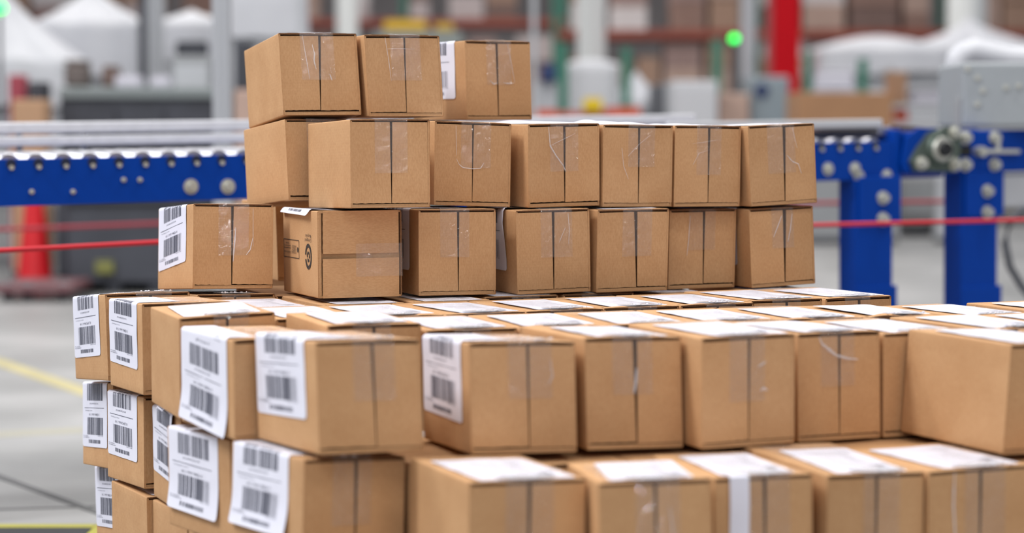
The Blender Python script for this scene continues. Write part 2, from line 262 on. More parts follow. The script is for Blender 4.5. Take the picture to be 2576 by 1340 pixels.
# ------------------------------------------------------------------ the cartons
BOX={
'R1a':(1,-0.37493,3.5981,0.85606,0.36926,0.00902,-0.09255,-0.02627,0.13351,0.13561,0.23172),
'R1b':(1,-0.23737,3.64011,0.85417,0.38518,0.00461,-0.01357,-0.05157,0.13251,0.13527,0.22504),
'R1c':(1,-0.07927,3.85378,0.85014,0.47653,0.0038,-0.00374,-0.0235,0.12922,0.13846,0.225),
'R2z':(2,-0.36665,3.59097,0.71658,0.42237,-0.01197,-0.07805,-0.03015,0.13026,0.13393,0.22868),
'R2a':(2,-0.24876,3.37356,0.71104,0.38444,0.00276,-0.027,0.00659,0.13028,0.13718,0.22648),
'R2b':(2,-0.12711,3.55549,0.71008,0.36373,-0.03553,-0.0022,-0.01974,0.13284,0.13691,0.225),
'R2c':(2,0.02726,3.59417,0.70432,0.42736,0.01596,0.00204,0.00744,0.13074,0.13686,0.225),
'R2d':(2,0.15066,3.64652,0.70382,0.41745,-0.00782,0.00325,0.00272,0.13095,0.13707,0.22498),
'R2e':(2,0.27415,3.7076,0.70193,0.43252,-0.00664,-0.00202,0.0099,0.12948,0.13766,0.22502),
'R2f':(2,0.41032,3.75027,0.70091,0.40693,0.04057,-0.00501,-0.01039,0.13092,0.1379,0.22502),
'R3a':(3,-0.51354,3.50714,0.57677,0.40803,-0.02091,-0.06863,0.01655,0.13375,0.13732,0.22655),
'R3b':(3,-0.3027,3.407,0.56907,0.34307,0.00291,-0.01449,0.01936,0.1367,0.13647,0.22566),
'R3c':(3,-0.14906,3.48616,0.56725,0.37435,-0.00687,-0.00487,-0.00567,0.13209,0.13796,0.22501),
'R3d':(3,0.00888,3.5563,0.56409,0.39415,0.01452,-0.00037,-0.00698,0.13155,0.13701,0.225),
'R3e':(3,0.13883,3.60691,0.56352,0.39462,0.00621,0.00354,0.02805,0.13148,0.13653,0.225),
'R3f':(3,0.26715,3.73173,0.56002,0.4247,0.00201,0.00516,0.02011,0.13052,0.13593,0.225),
'R3g':(3,0.41324,3.76028,0.5601,0.43294,0.03273,0.00307,-0.01791,0.12905,0.1359,0.22502),
'R3y':(3,-0.41228,3.84344,0.56707,0.38838,-0.02048,-0.00595,-0.0467,0.13117,0.13784,0.225),
'a4':(4,-0.63763,3.43695,0.43643,0.42581,0.0012,-0.08845,-0.00612,0.13767,0.13693,0.22563),
'b4':(4,-0.54935,3.24095,0.43714,0.41235,0.00095,-0.03347,0.00286,0.13643,0.13625,0.2122),
'c4':(4,-0.45613,2.98967,0.43353,0.34717,0.03929,-0.00057,0.03549,0.13445,0.13998,0.21388),
'd4':(4,-0.35557,2.78594,0.43424,0.48087,-0.01903,0.00081,-0.02597,0.13579,0.12885,0.20698),
'e4':(4,-0.22955,2.59054,0.44402,0.44732,-0.0183,-0.03613,-0.03938,0.13557,0.13527,0.22347),
'f4':(4,-0.04951,2.65722,0.43485,0.30547,-0.01842,-0.04573,-0.02875,0.1368,0.13665,0.22051),
'g4':(4,0.09414,2.71209,0.43232,0.35802,-0.02155,-0.01698,-0.0434,0.13137,0.14021,0.22507),
'h4':(4,0.23743,2.71931,0.43225,0.36751,0.01356,0.00163,0.0088,0.1311,0.13952,0.22496),
'i4':(4,0.37126,2.81592,0.42746,0.44838,-0.00829,-0.01223,-0.02087,0.12849,0.14077,0.22502),
'k4':(4,0.60588,2.68071,0.43105,0.42126,-0.02281,0.00612,0.05133,0.12961,0.13641,0.22131),
'z4':(4,0.50759,3.52199,0.42202,0.45882,0.00874,-6e-05,-2e-05,0.12944,0.13773,0.22495),
'y4':(4,0.37824,3.44313,0.42453,0.41655,0.0023,-0,0,0.13033,0.13794,0.225),
'a5':(5,-0.64295,3.50055,0.28516,0.41364,-0.01019,-0.0966,0.01965,0.1302,0.13931,0.22252),
'b5':(5,-0.55794,3.29,0.28833,0.43201,-0.00946,-0.05808,0.009,0.13021,0.13909,0.22171),
'c5':(5,-0.46676,3.06694,0.2884,0.3432,0.00474,-0.03512,0.00759,0.13022,0.13779,0.22035),
'd5':(5,-0.36756,2.83895,0.28765,0.52449,-6e-05,-0.02824,0.0001,0.13019,0.13813,0.22498),
'e5':(5,-0.2522,2.59363,0.29746,0.50803,-0.04107,-0.02194,-0.0015,0.13487,0.14014,0.23059),
'f5':(5,-0.04915,2.41583,0.2974,0.33807,-0.01931,-0.01764,-0.00091,0.13938,0.14167,0.22785),
'g5':(5,0.09896,2.39548,0.2998,0.1368,0.02256,-0.04561,0.00654,0.12783,0.14143,0.21634),
'h5':(5,0.23523,2.4986,0.2911,0.27329,0.00361,-0.01689,-0.00616,0.12159,0.13954,0.21467),
'i5':(5,0.36797,2.53459,0.28937,0.33425,-0.01824,0.01257,-0.01887,0.12759,0.13963,0.23871),
'j5':(5,0.49393,2.56808,0.28838,0.31007,0.01697,-0.01022,0.01665,0.13529,0.13906,0.21541),
'a6':(6,-0.62351,3.51673,0.14196,0.41453,4e-05,-0.10207,-0,0.1302,0.13773,0.22216),
'b6':(6,-0.54952,3.26764,0.14129,0.41976,-0,-0.03119,0,0.1302,0.13767,0.22285),
'c6':(6,-0.46103,3.07674,0.1467,0.3991,-0.00767,-0.04381,-7e-05,0.1302,0.13828,0.20592),
'a4_2':(4,-0.50484,3.49606,0.42848,0.42017,-0.01629,-0.04769,0.00171,0.12979,0.13966,0.22492),
'a4_3':(4,-0.38502,3.56039,0.424,0.421,-1e-05,-2e-05,1e-05,0.1302,0.1379,0.225),
'a4_4':(4,-0.25509,3.62021,0.424,0.42222,0,-2e-05,-0,0.1302,0.1379,0.225),
'z4_3':(4,-0.36,3.83,0.42352,0.41888,-0.00011,-0.00033,0,0.1302,0.13787,0.225),
'b4_2':(4,-0.41688,3.29919,0.42214,0.42016,0.00016,-0.00109,-0.00021,0.13016,0.1379,0.21354),
'b4_3':(4,-0.28552,3.35824,0.424,0.42073,-0,4e-05,0,0.1302,0.1379,0.22211),
'b4_4':(4,-0.15176,3.41963,0.424,0.42247,-0,7e-05,0,0.1302,0.1379,0.2222),
'b4_5':(4,-0.043,3.524,0.42399,0.41888,-0,-0,0,0.1302,0.1379,0.225),
'b4_6':(4,0.0845,3.59,0.42369,0.41888,-4e-05,-5e-05,0,0.1302,0.13788,0.225),
'b4_7':(4,0.21199,3.65598,0.4194,0.41888,-0.00072,-0.00059,0,0.1302,0.1377,0.225),
'b4_8':(4,0.40889,3.73328,0.41942,0.42004,-0.00504,-0.00666,0.00417,0.1302,0.13779,0.225),
'c4_2':(4,-0.33428,3.08855,0.42592,0.41905,1e-05,-0.00097,-2e-05,0.12699,0.1379,0.22282),
'c4_3':(4,-0.21541,3.13986,0.424,0.41904,-7e-05,0.00041,1e-05,0.12711,0.1379,0.22479),
'c4_4':(4,-0.09704,3.19291,0.424,0.41904,-0,0.0006,-0,0.1278,0.1379,0.22457),
'c4_5':(4,0.02116,3.24873,0.424,0.41904,-0.00055,0.00011,-0.0005,0.12821,0.1379,0.2235),
'c4_6':(4,0.13928,3.3066,0.424,0.419,-2e-05,-0,3e-05,0.12967,0.1379,0.225),
'c4_7':(4,0.26029,3.36193,0.424,0.41888,-4e-05,-0,5e-05,0.1302,0.1379,0.225),
'd4_2':(4,-0.24415,2.87977,0.43445,0.34755,0.0005,-0.00058,-0.00066,0.1302,0.13847,0.22461),
'd4_3':(4,-0.11557,2.932,0.424,0.34907,6e-05,-0,-7e-05,0.13017,0.1379,0.225),
'd4_4':(4,0.0115,2.97322,0.424,0.34888,3e-05,-0,-0.0001,0.1296,0.1379,0.225),
'd4_5':(4,0.13712,3.01638,0.424,0.34877,5e-05,-0,-6e-05,0.12898,0.1379,0.225),
'd4_6':(4,0.26218,3.05854,0.424,0.34879,0,-0,-0,0.12864,0.1379,0.225),
'd4_7':(4,0.3868,3.10084,0.424,0.34882,-1e-05,1e-05,1e-05,0.12849,0.1379,0.22482),
'd4_8':(4,0.51634,3.15655,0.42307,0.39165,-0.01272,-0.00051,-0.00886,0.12702,0.13784,0.225),
'j4':(4,0.49182,2.87728,0.42515,0.41025,0.0034,-0.00404,-0.00448,0.1302,0.13758,0.225),
'k4_2':(4,0.64644,2.9386,0.42426,0.47947,-0.00152,0.00316,0.00202,0.12679,0.13809,0.225),
'k4_3':(4,0.66704,3.18908,0.42097,0.4865,-0.00164,-0.00123,0.00212,0.12845,0.13773,0.227),
'k4_4':(4,0.80199,3.20973,0.424,0.4156,-0.00062,0,0.00081,0.1302,0.1379,0.225),
'k4_5':(4,0.77257,2.74709,0.424,0.40322,-0,4e-05,-0,0.1302,0.1379,0.22427),
'k4_6':(4,0.76548,2.9915,0.424,0.47943,-0.00055,0,0.00087,0.12941,0.1379,0.21772),
'k5':(5,0.63608,2.60195,0.284,0.34127,-1e-05,0,1e-05,0.1302,0.1379,0.225),
'j5_2':(5,0.55113,2.81736,0.284,0.38386,-7e-05,-0.00141,0.0001,0.1302,0.1379,0.225),
'i5_2':(5,0.42338,2.77828,0.28385,0.38398,-1e-05,-0,1e-05,0.12977,0.1379,0.225),
'h5_2':(5,0.2766,2.7584,0.284,0.38433,-0,-1e-05,0,0.1302,0.1379,0.225),
'g5_2':(5,0.14978,2.70046,0.284,0.38402,-0,-2e-05,-0,0.1302,0.1379,0.225),
'f5_2':(5,0.02309,2.65238,0.284,0.38361,-0.00013,-0,0.00017,0.1302,0.1379,0.225),
'e5_2':(5,-0.12367,2.65874,0.28398,0.41895,7e-05,-2e-05,-9e-05,0.1302,0.1379,0.225),
'd6':(6,-0.36827,2.8659,0.14181,0.41583,-0.00017,-0.00133,-0,0.1302,0.13778,0.2249),
'e6':(6,-0.24,2.64,0.14389,0.41888,-3e-05,-3e-05,0,0.1302,0.13789,0.225),
'f6':(6,-0.05,2.4,0.144,0.36652,0,0,0,0.1302,0.1379,0.225),
'g6_1':(6,0.085,2.445,0.14392,0.34907,-1e-05,-6e-05,-0,0.1302,0.1379,0.225),
'g6_2':(6,0.22,2.49,0.144,0.34907,-0,-0,-0,0.1302,0.1379,0.225),
'g6_3':(6,0.355,2.535,0.144,0.34907,-0,-0,0,0.1302,0.1379,0.225),
'g6_4':(6,0.49,2.58,0.14379,0.34907,-2e-05,-0.00013,-0,0.1302,0.13789,0.225),
}
H0=.14
def nz(x,y,z,s): return noise.noise(Vector((x*s,y*s,z*s)))
def clamp(v,a,b): return max(a,min(b,v))

# label print, built once in label space (s along the carton, t up the label), metres
LWD,LHT=.178,.168
def bars(s0,s1,t0,t1,n,seed,dens=.55):
    r=random.Random(seed); q=[]; ws=[r.choice((1,1,2,2,3,4)) for _ in range(n*2)]; tot=sum(ws); x=s0; k=(s1-s0)/tot
    for i,w in enumerate(ws):
        if i%2==0: q.append((x,x+w*k,t0,t1))
        x+=w*k
    return q
def text_tris(txt,s0,t0,width,height):
    cu=bpy.data.curves.new('t','FONT'); cu.body=txt; cu.size=1; cu.resolution_u=1
    o=bpy.data.objects.new('t',cu); C.objects.link(o)
    bpy.context.view_layer.update()
    me=bpy.data.meshes.new_from_object(o.evaluated_get(bpy.context.evaluated_depsgraph_get()))
    vs=[v.co.copy() for v in me.vertices]; fs=[tuple(p.vertices) for p in me.polygons]
    bpy.data.objects.remove(o); bpy.data.curves.remove(cu); bpy.data.meshes.remove(me)
    x0=min(v.x for v in vs);x1=max(v.x for v in vs);y0=min(v.y for v in vs);y1=max(v.y for v in vs)
    return [(s0+(v.x-x0)/(x1-x0)*width, t0+(v.y-y0)/(y1-y0)*height) for v in vs],fs
def make_print(seed,nums):
    V=[];Fc=[]
    def quad(s0,s1,t0,t1,n=1):
        b=len(V)
        for i in range(n+1):
            t=t0+(t1-t0)*i/n; V.append((s0,t)); V.append((s1,t))
        for i in range(n): Fc.append((b+2*i,b+2*i+1,b+2*i+3,b+2*i+2))
    w=LWD
    for q in bars(.20*w,.84*w,.0205,.0495,27,seed): quad(*q,n=4)
    for q in bars(.20*w,.83*w,.0775,.106,24,seed+1): quad(*q,n=8)
    for q in bars(.26*w,.74*w,.0065,.0125,34,seed+2): quad(*q)
    quad(.08*w,.88*w,.0648,.0657); quad(.08*w,.88*w,.1225,.1233,2)
    for txt,s,t,wd,hh in ((nums[0],.27*w,.0520,.42*w,.0044),(nums[1],.30*w,.0705,.34*w,.0034),('Serial Shipping Container',.11*w,.0595,.30*w,.0023),
        (nums[2],.04*w,.0172,.2*w,.0019),(nums[3],.04*w,.0146,.24*w,.0019),(nums[4],.64*w,.0182,.2*w,.0016),(nums[5],.34*w,.1105,.3*w,.0045),
        ('Ship to',.1*w,.150,.1*w,.0024),('Carrier',.1*w,.143,.16*w,.0022),('Pro number',.1*w,.138,.2*w,.0022),('Bill of lading',.1*w,.133,.22*w,.0022)):
        vs,fs=text_tris(txt,s,t,wd,hh); b=len(V); V.extend(vs); Fc.extend(tuple(i+b for i in f) for f in fs)
    # square emblem with two slanted strokes
    a,c=.70*w,.1275; e=.024; th=.0012
    quad(a,a+e,c,c+th);quad(a,a+e,c+e-th,c+e);quad(a,a+th,c,c+e,3);quad(a+e-th,a+e,c,c+e,3)
    for k in (.25,.5,.75):
        b=len(V); V.extend([(a+e*k-.004,c+.004),(a+e*k-.0015,c+.004),(a+e*k+.003,c+e-.004),(a+e*k+.0005,c+e-.004)]); Fc.append((b,b+1,b+2,b+3))
    return V,Fc
PRINTS=[make_print(11,('00 1 9999 98426 4','(91)0803520138','PO 10174250','0019842714','04/20 10:45','JF1024-7')),
        make_print(57,('00 1 9999 98420 1','(91)0803520131','PO 10174250','0019842013','04/20 10:46','JF1020-7')),
        make_print(91,('00 1 9998 56417 8','(91)0803520147','PO 10174251','0019856417','04/20 10:48','JF1026-7'))]

def sheet(nm,fn,s0,s1,t0,t1,ns,nt,m,parent,off=0.0,rc=.006,thick=None,skip=None):
    """a thin sheet mapped through fn(s,t)->(pos,normal); rounded corners"""
    vs=[];fs=[]
    for j in range(nt+1):
        t=t0+(t1-t0)*j/nt
        dt=min(t-t0,t1-t); ins=0
        if rc and dt<rc: ins=rc-math.sqrt(max(0,rc*rc-(rc-dt)**2))
        for i in range(ns+1):
            s=s0+ins+(s1-s0-2*ins)*i/ns
            p,n=fn(s,t); vs.append(p+n*off)
    for j in range(nt):
        for i in range(ns):
            a=j*(ns+1)+i; fs.append((a,a+1,a+ns+2,a+ns+1))
    return raw_obj(nm,vs,fs,m,parent,smooth=True)

def carton(key,ly,X,Y,Z,yaw,rol,pit,sh,w,h,l,label,group,spec):
    rr=random.Random(key)
    u=Vector((math.cos(yaw),math.sin(yaw),0)); d=Vector((-math.sin(yaw),math.cos(yaw),0)); k=Vector((0,0,1))
    u2=u*math.cos(rol)+k*math.sin(rol); k2=-u*math.sin(rol)+k*math.cos(rol)
    d2=d*math.cos(pit)+k2*math.sin(pit); k3=-d*math.sin(pit)+k2*math.cos(pit)
    org=Vector((X,Y,Z))
    if spec.get('turned'):
        org=org+k3*h; u2,k3=-k3,u2; w,h=h,w; sh=0
    Mx=Matrix((u2,d2,k3)).transposed().to_4x4(); Mx.translation=org
    root=bpy.data.objects.new('cardboard_box',None); C.objects.link(root); root.empty_display_size=.04
    root.matrix_world=Mx; tag(root,label,'box',group)
    S=lambda x,y,z: Vector((x+sh*z,y,z))
    sx,sy=rr.uniform(0,50),rr.uniform(0,50)
    t=.0032; fr=.0105 if spec.get('wedge',1) else .0052   # board thickness, depth of the hollow behind the flaps
    # ---- body: shell of five panels with bevelled folds
    bm=bmesh.new()
    nx,ny,nzz=10,12,10
    def bulge(x,y,z):
        p=Vector((x,y,z)); a=x/w; b=y/l; c=z/h
        f=lambda q: 4*q*(1-q)
        amp=.0011
        if z>h-1e-5: p.z+=amp*f(a)*f(b)*nz(x+sx,y,z,14)*1.2-.0004*f(a)*f(b)
        if z<1e-5: p.z+=.0004*f(a)*f(b)
        if x<1e-5: p.x+=.0012*f(b)*f(c)*abs(nz(x,y+sx,z,13))
        if x>w-1e-5: p.x-=.0012*f(b)*f(c)*abs(nz(x,y+sy,z,13))
        return S(*p)
    def panel(fn,na,nb):
        g=[[bm.verts.new(bulge(*fn(i/na,j/nb))) for i in range(na+1)] for j in range(nb+1)]
        for j in range(nb):
            for i in range(na): bm.faces.new((g[j][i],g[j][i+1],g[j+1][i+1],g[j+1][i]))
    panel(lambda a,b:(a*w,b*l,h),nx,ny)            # top
    panel(lambda a,b:(w-a*w,b*l,0),nx,ny)          # bottom
    panel(lambda a,b:(0,l-a*l,b*h),ny,nzz)         # left
    panel(lambda a,b:(w,a*l,b*h),ny,nzz)           # right
    panel(lambda a,b:(w-a*w,l,b*h),nx,nzz)         # back
    bmesh.ops.remove_doubles(bm,verts=bm.verts,dist=1e-5)
    es=[e for e in bm.edges if len(e.link_faces)==2 and e.calc_face_angle(0)>1.2]
    bmesh.ops.bevel(bm,geom=es,offset=.0022,segments=3,affect='EDGES',profile=.5)
    # board thickness seen at the open front: an inner frame and the recessed inner flap
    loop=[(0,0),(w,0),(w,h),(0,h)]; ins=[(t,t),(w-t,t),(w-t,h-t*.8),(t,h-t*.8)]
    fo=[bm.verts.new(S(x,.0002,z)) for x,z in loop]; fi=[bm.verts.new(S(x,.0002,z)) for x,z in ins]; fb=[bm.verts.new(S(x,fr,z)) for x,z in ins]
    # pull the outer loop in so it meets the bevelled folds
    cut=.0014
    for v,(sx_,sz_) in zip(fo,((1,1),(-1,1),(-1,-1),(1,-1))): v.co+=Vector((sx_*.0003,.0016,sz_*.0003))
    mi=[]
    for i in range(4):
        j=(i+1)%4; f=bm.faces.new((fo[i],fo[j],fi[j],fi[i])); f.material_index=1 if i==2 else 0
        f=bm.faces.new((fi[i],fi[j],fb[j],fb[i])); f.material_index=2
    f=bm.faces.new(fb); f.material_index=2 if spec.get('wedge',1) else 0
    bm_obj('body',bm,[M_card,M_edge,M_inner_shade],root,smooth=True)
    for p in root.children[0].data.polygons:
        if p.material_index: p.use_smooth=False
    # ---- front flaps
    seam=w*(.5+spec.get('seam',rr.uniform(-.02,.02))); lean=spec.get('lean',rr.uniform(-.012,.012)); gap=spec.get('gap',rr.uniform(.0011,.0019))
    zb=h*.055
    for side in (0,1):
        bm=bmesh.new(); n=14; m_=12
        wg=spec.get('wedge',1); a0=(lambda z:.0001) if side==0 else (lambda z: seam+gap*(1-.65*wg+1.1*wg*z/h)+lean*(z/h-.5)*w)
        a1=(lambda z: seam-gap*(1-.65*wg+1.1*wg*z/h)+lean*(z/h-.5)*w) if side==0 else (lambda z: w-.0001)
        z0=zb+rr.uniform(-.0012,.0012); z1=h-.0040-rr.uniform(0,.0010)
        rot=rr.uniform(-.0009,.0009); yo=rr.uniform(.0,.0007)
        grid=[]
        for j in range(m_+1):
            row=[]
            for i in range(n+1):
                z=z0+(z1-z0)*j/m_; a=i/n
                x=a0(z)+(a1(z)-a0(z))*a
                zz=z+rot*(a-.5)
                if j==0: zz+=.00035*math.sin(x*2200+sx)+.0003*nz(x+sx,0,0,400)
                y=yo+.0008*math.sin(PI*a)*nz(x+sx,z,side,12)
                if j==m_: y+=.0004
                row.append((x,y,zz))
            grid.append(row)
        fv=[[bm.verts.new(S(*p)) for p in row] for row in grid]
        bv=[[bm.verts.new(S(p[0],p[1]+t*.85,p[2])) for p in row] for row in grid]
        for j in range(m_):
            for i in range(n):
                bm.faces.new((fv[j][i],fv[j][i+1],fv[j+1][i+1],fv[j+1][i]))
                bm.faces.new((bv[j][i+1],bv[j][i],bv[j+1][i],bv[j+1][i+1]))
        def e(a,b,c,d_): f=bm.faces.new((a,b,c,d_)); f.material_index=1
        for i in range(n): e(bv[0][i],bv[0][i+1],fv[0][i+1],fv[0][i]); e(fv[m_][i],fv[m_][i+1],bv[m_][i+1],bv[m_][i])
        for j in range(m_):
            e(fv[j][0],fv[j+1][0],bv[j+1][0],bv[j][0]); bm.faces.ensure_lookup_table(); bm.faces[-1].material_index=side
            e(fv[j+1][n],fv[j][n],bv[j][n],bv[j+1][n]); bm.faces.ensure_lookup_table(); bm.faces[-1].material_index=1-side
        bm_obj('flap',bm,[M_card,M_edge],root,smooth=False)
    # bottom fold strip under the flaps
    bm=bmesh.new(); g=[]
    for i in range(15):
        a=i/14; x=.003+(w-.006)*a; y=.0014+.0007*nz(x+sy,1,0,30)
        g.append([bm.verts.new(S(x,y+.0035,.0012)),bm.verts.new(S(x,y,.0016)),bm.verts.new(S(x,y,zb-.0016)),bm.verts.new(S(x,y+.004,zb-.001))])
    for A,B_ in zip(g,g[1:]):
        for q in range(3): bm.faces.new((A[q],B_[q],B_[q+1],A[q+1]))
    bm_obj('bottom_flap',bm,[M_card],root)
    # wavy top lip lifting over the flaps
    bm=bmesh.new(); g=[]; ph=rr.uniform(0,6); am=spec.get('lip',LIPS.get(key) or rr.uniform(.0007,.0016)*(3.0 if key[:2] in ('c4','d4','e4','f4','g4','h4','i4','j4','k4') else 1))
    for i in range(25):
        a=i/24; x=.0018+(w-.0036)*a
        dz=am*abs(math.sin(PI*a*2+.3*math.sin(ph)))*(1 if math.sin(ph+a*5)>-.3 else .4)
        y0=-.0004
        g.append([bm.verts.new(S(x,.016,h+.0001)),bm.verts.new(S(x,.006,h+.0003+dz*.6)),bm.verts.new(S(x,y0,h-.0002+dz*.35)),bm.verts.new(S(x,y0,h-.0014+dz*.2)),bm.verts.new(S(x,.012,h-.0016))])
    for A,B_ in zip(g,g[1:]):
        for q in range(4):
            f=bm.faces.new((A[q],B_[q],B_[q+1],A[q+1])); f.material_index=1 if q==2 else 0
    bm_obj('top_lip',bm,[M_card,M_edge],root)
    # ---- packing tape over the seam
    if spec.get('tape',True):
        tw=spec.get('tw',rr.uniform(.37,.43))*w; tc=seam+spec.get('to',rr.uniform(-.05,.05))*w; down=spec.get('down',rr.uniform(.52,.62))*h; back=rr.uniform(.28,.42)*l*(1.7 if ly>=4 else 1)
        top_hid=spec.get('short',False)
        if top_hid: back=.02
        lenq=back+down; fz=spec.get('fuzz',rr.uniform(.3,1.0))
        def tp(s,q):
            x=tc+s; r=.0042 if ly>=4 else .0024
            nr=math.exp(-((q-back+.004)/.016)**2); edge=max(0,1-(q)/.02)+max(0,1-(lenq-q)/.012)
            wr=.0004*fz*nz(s*1.0+sx,q,0,70)+.0005*fz*abs(nz(s+sy,q*.6,3,35))+(.0030 if ly>=4 else .0009)*nr*abs(nz(s+sx,q+sy,1,110))+.0006*min(1,edge)*abs(nz(s+sx,q,2,150))
            if q<back-r: return S(x,back-q,h+.0012+am*.4+wr),Vector((0,0,1))
            if q<back+r:
                th=(q-back+r)/(2*r)*PI/2
                return S(x,-.0009+r-math.sin(th)*(r+wr),h+.0010-r+math.cos(th)*(r+wr)+am*.2),Vector((0,-math.sin(th),math.cos(th)))
            return S(x,-.0009-wr,h-.001-(q-back-r)),Vector((0,-1,0))
        vs=[];fs=[]; ns,nq=26,64
        for j in range(nq+1):
            q=lenq*j/nq
            for i in range(ns+1):
                p,_=tp((i/ns-.5)*tw,q); vs.append(p)
        for j in range(nq):
            for i in range(ns):
                a=j*(ns+1)+i; fs.append((a,a+ns+1,a+ns+2,a+1))
        raw_obj('packing_tape',vs,fs,M_tape,root,smooth=True)
    # ---- shipping label, wrapped round the left top fold
    lab=spec.get('lab','top')
    if lab:
        side=spec.get('q0',.275*h) if lab=='side' else h+spec.get('qt',rr.uniform(.012,.022))
        y1=l*(.985-rr.uniform(0,.02)) if lab=='side' else LWD+rr.uniform(.003,.012)
        tilt=spec.get('ltilt',rr.uniform(-.03,.03) if lab=='side' else rr.uniform(-.07,.07)); lift=spec.get('lift',0.0)
        puff=spec.get('puff',0); LW=LWD*spec.get('lw',1.0); LH=LHT
        if lab=='top' : LH=min(LHT,w-.012-(side-h))
        kk=LHT/LH
        def lp(s,tt,off=0.0):
            q=side+tt+tilt*(s-LW/2); y=y1-s*1.0
            r=.0028+off; pad=.0006+off
            wav=(.0007 if ly>3 else .0004)*nz(s+sx,tt,0,28)+.0003
            wav=max(wav,.0001)
            if lift and lab=='side': wav+=lift*max(0,1-tt/.05)**2
            if spec.get('curl') and lab=='side': wav+=spec['curl']*max(0,(s/LW-.55)/.45)**2*max(0,1-abs(tt-(h-side)+.02)/.06)
            if q<0: return S(-pad-wav-q*.75+.0008,y,q*.5-.0012)
            if q<h-.0028: return S(-pad-wav,y,q)
            if q<h+.0022:
                th=(q-h+.0028)/.005*PI/2
                return S(.0028-math.cos(th)*(r+wav+.0008),y,h-.0028+math.sin(th)*(r+wav+.0008))
            if q<h+w-.0022: return S(q-h,y,h+pad+wav+am*.25+puff*max(0,1-s/LW)**.7*math.sin(PI*clamp(tt/LH,0,1))*(.35+.65*abs(nz(s*1.0+sx,q,4,14))))
            th=max(0,min(1,(q-h-w+.0022)/.005))*PI/2
            if q<h+w+.0028: return S(w-.0028+math.sin(th)*(r+wav+.0008),y,h-.0028+math.cos(th)*(r+wav+.0008))
            return S(w+pad+.0002,y,h-(q-h-w))
        fn=lambda s,tt:(lp(s,tt),Vector((0,0,0)))
        lo=sheet('shipping_label',fn,0,LW,0,LH,16,60,M_label,root,rc=.005)
        lo['label']='white barcode shipping label'
        V,Fc=PRINTS[rr.randrange(3)]
        if lab=='top': Fc=[f for f in Fc if V[f[0]][1]>.106]
        vs=[lp(s*LW/LWD,tt/kk,.00035) for s,tt in V]
        raw_obj('label_print',vs,Fc,M_print,lo)
    if key in FOLDS:
        fo_=FOLDS[key]; vs=[];fs=[]
        for pts,wd in zip(fo_[0::2],fo_[1::2]):
            P_=[]
            for i in range(len(pts)-1):
                for q in range(8):
                    a=q/8; P_.append((pts[i][0]*(1-a)+pts[i+1][0]*a,pts[i][1]*(1-a)+pts[i+1][1]*a))
            P_.append(pts[-1]); n_=len(P_)
            for i,(a,c) in enumerate(P_):
                a2,c2=P_[min(i+1,n_-1)]; a1,c1=P_[max(i-1,0)]; tx,tz=(a2-a1)*w,(c2-c1)*h; ll=math.hypot(tx,tz) or 1
                hw=wd*.5*(.35+.65*math.sin(PI*(i+.5)/n_))*(1+.5*nz(i*.37+sx,0,0,1)); b0=len(vs)
                for s_,yy in ((-1,0),(-.35,.0006+wd*.18),(.35,.0006+wd*.18),(1,0)): vs.append(S(a*w-tz/ll*hw*s_,-.0016-yy,c*h+tx/ll*hw*s_))
                if i: fs.extend((b0-4+q,b0-3+q,b0+1+q,b0+q) for q in range(3))
        raw_obj('tape_crease',vs,fs,M_fold,root,smooth=True)
    if ly>=4 and lab:
        x0,x1=w*rr.uniform(.04,.16),w*rr.uniform(.84,.95); y0,y2=l*rr.uniform(.015,.06),l*rr.uniform(.72,.93)
        if key in ('a4_3','a4_4','z4_3') or key[:2] in ('b4','a5','b5','c5','a6','b6','c6'): hh=.0006
        else: hh=.0022
        def fp(s,q):
            e=math.sin(PI*min(1,max(0,(s-x0)/(x1-x0))))
            return S(s+.0015*nz(q,sx,0,60),q+.002*nz(s,sy,0,50),h+.0012+hh*.35+hh*abs(nz(s+sx,q+sy,2,42))*.9+hh*.3*e),Vector((0,0,0))
        if hh>.001:  # bunched film lumps, added to make the top front edge sparkle
            bm=bmesh.new()
            bmesh.ops.create_icosphere(bm,subdivisions=2,radius=1,matrix=Matrix.Translation(S(tc,.0135,h+.0022+am*.3))@Matrix.Diagonal((.037,.0135,.0006,1)))
            for q in range(rr.randrange(7,13)):
                cx_=tc+clamp(rr.gauss(0,.016),-.034,.034); cy_=clamp(abs(rr.gauss(0,.008)),.0012,.018); rx,ry,rz=rr.uniform(.0008,.0024),rr.uniform(.0008,.002),rr.uniform(.0008,.0018)
                bmesh.ops.create_icosphere(bm,subdivisions=2,radius=1,matrix=Matrix.Translation(S(cx_,cy_,h+.0028+am*.3))@Matrix.Rotation(rr.uniform(0,3),4,'Z')@Matrix.Diagonal((rx*1.6,ry,rz,1)))
            bm_obj('glint_tape',bm,M_glint,root,smooth=True)
        sheet('clear_film',fp,x0,x1,y0,y2,18,26,M_tape,root,rc=0)
    if spec.get('marks'): carton_marks(root,w,h,l,S)
    if spec.get('strip'):
        # narrow backing strip hanging over the front edge
        a=spec['strip']
        def st(s,q):
            y=.03-q if q<.03 else -.0022-.0012*math.sin((q-.03)*60)
            z=h+.0022 if q<.028 else (h+.0016 if q<.032 else h+.001-(q-.032))
            return S(a+s,y,z),Vector((0,0,0))
        so=sheet('label_backing',st,0,.024,0,.103,4,40,M_label,root,rc=.002); so['label']='white paper strip hanging down the front'
    return root

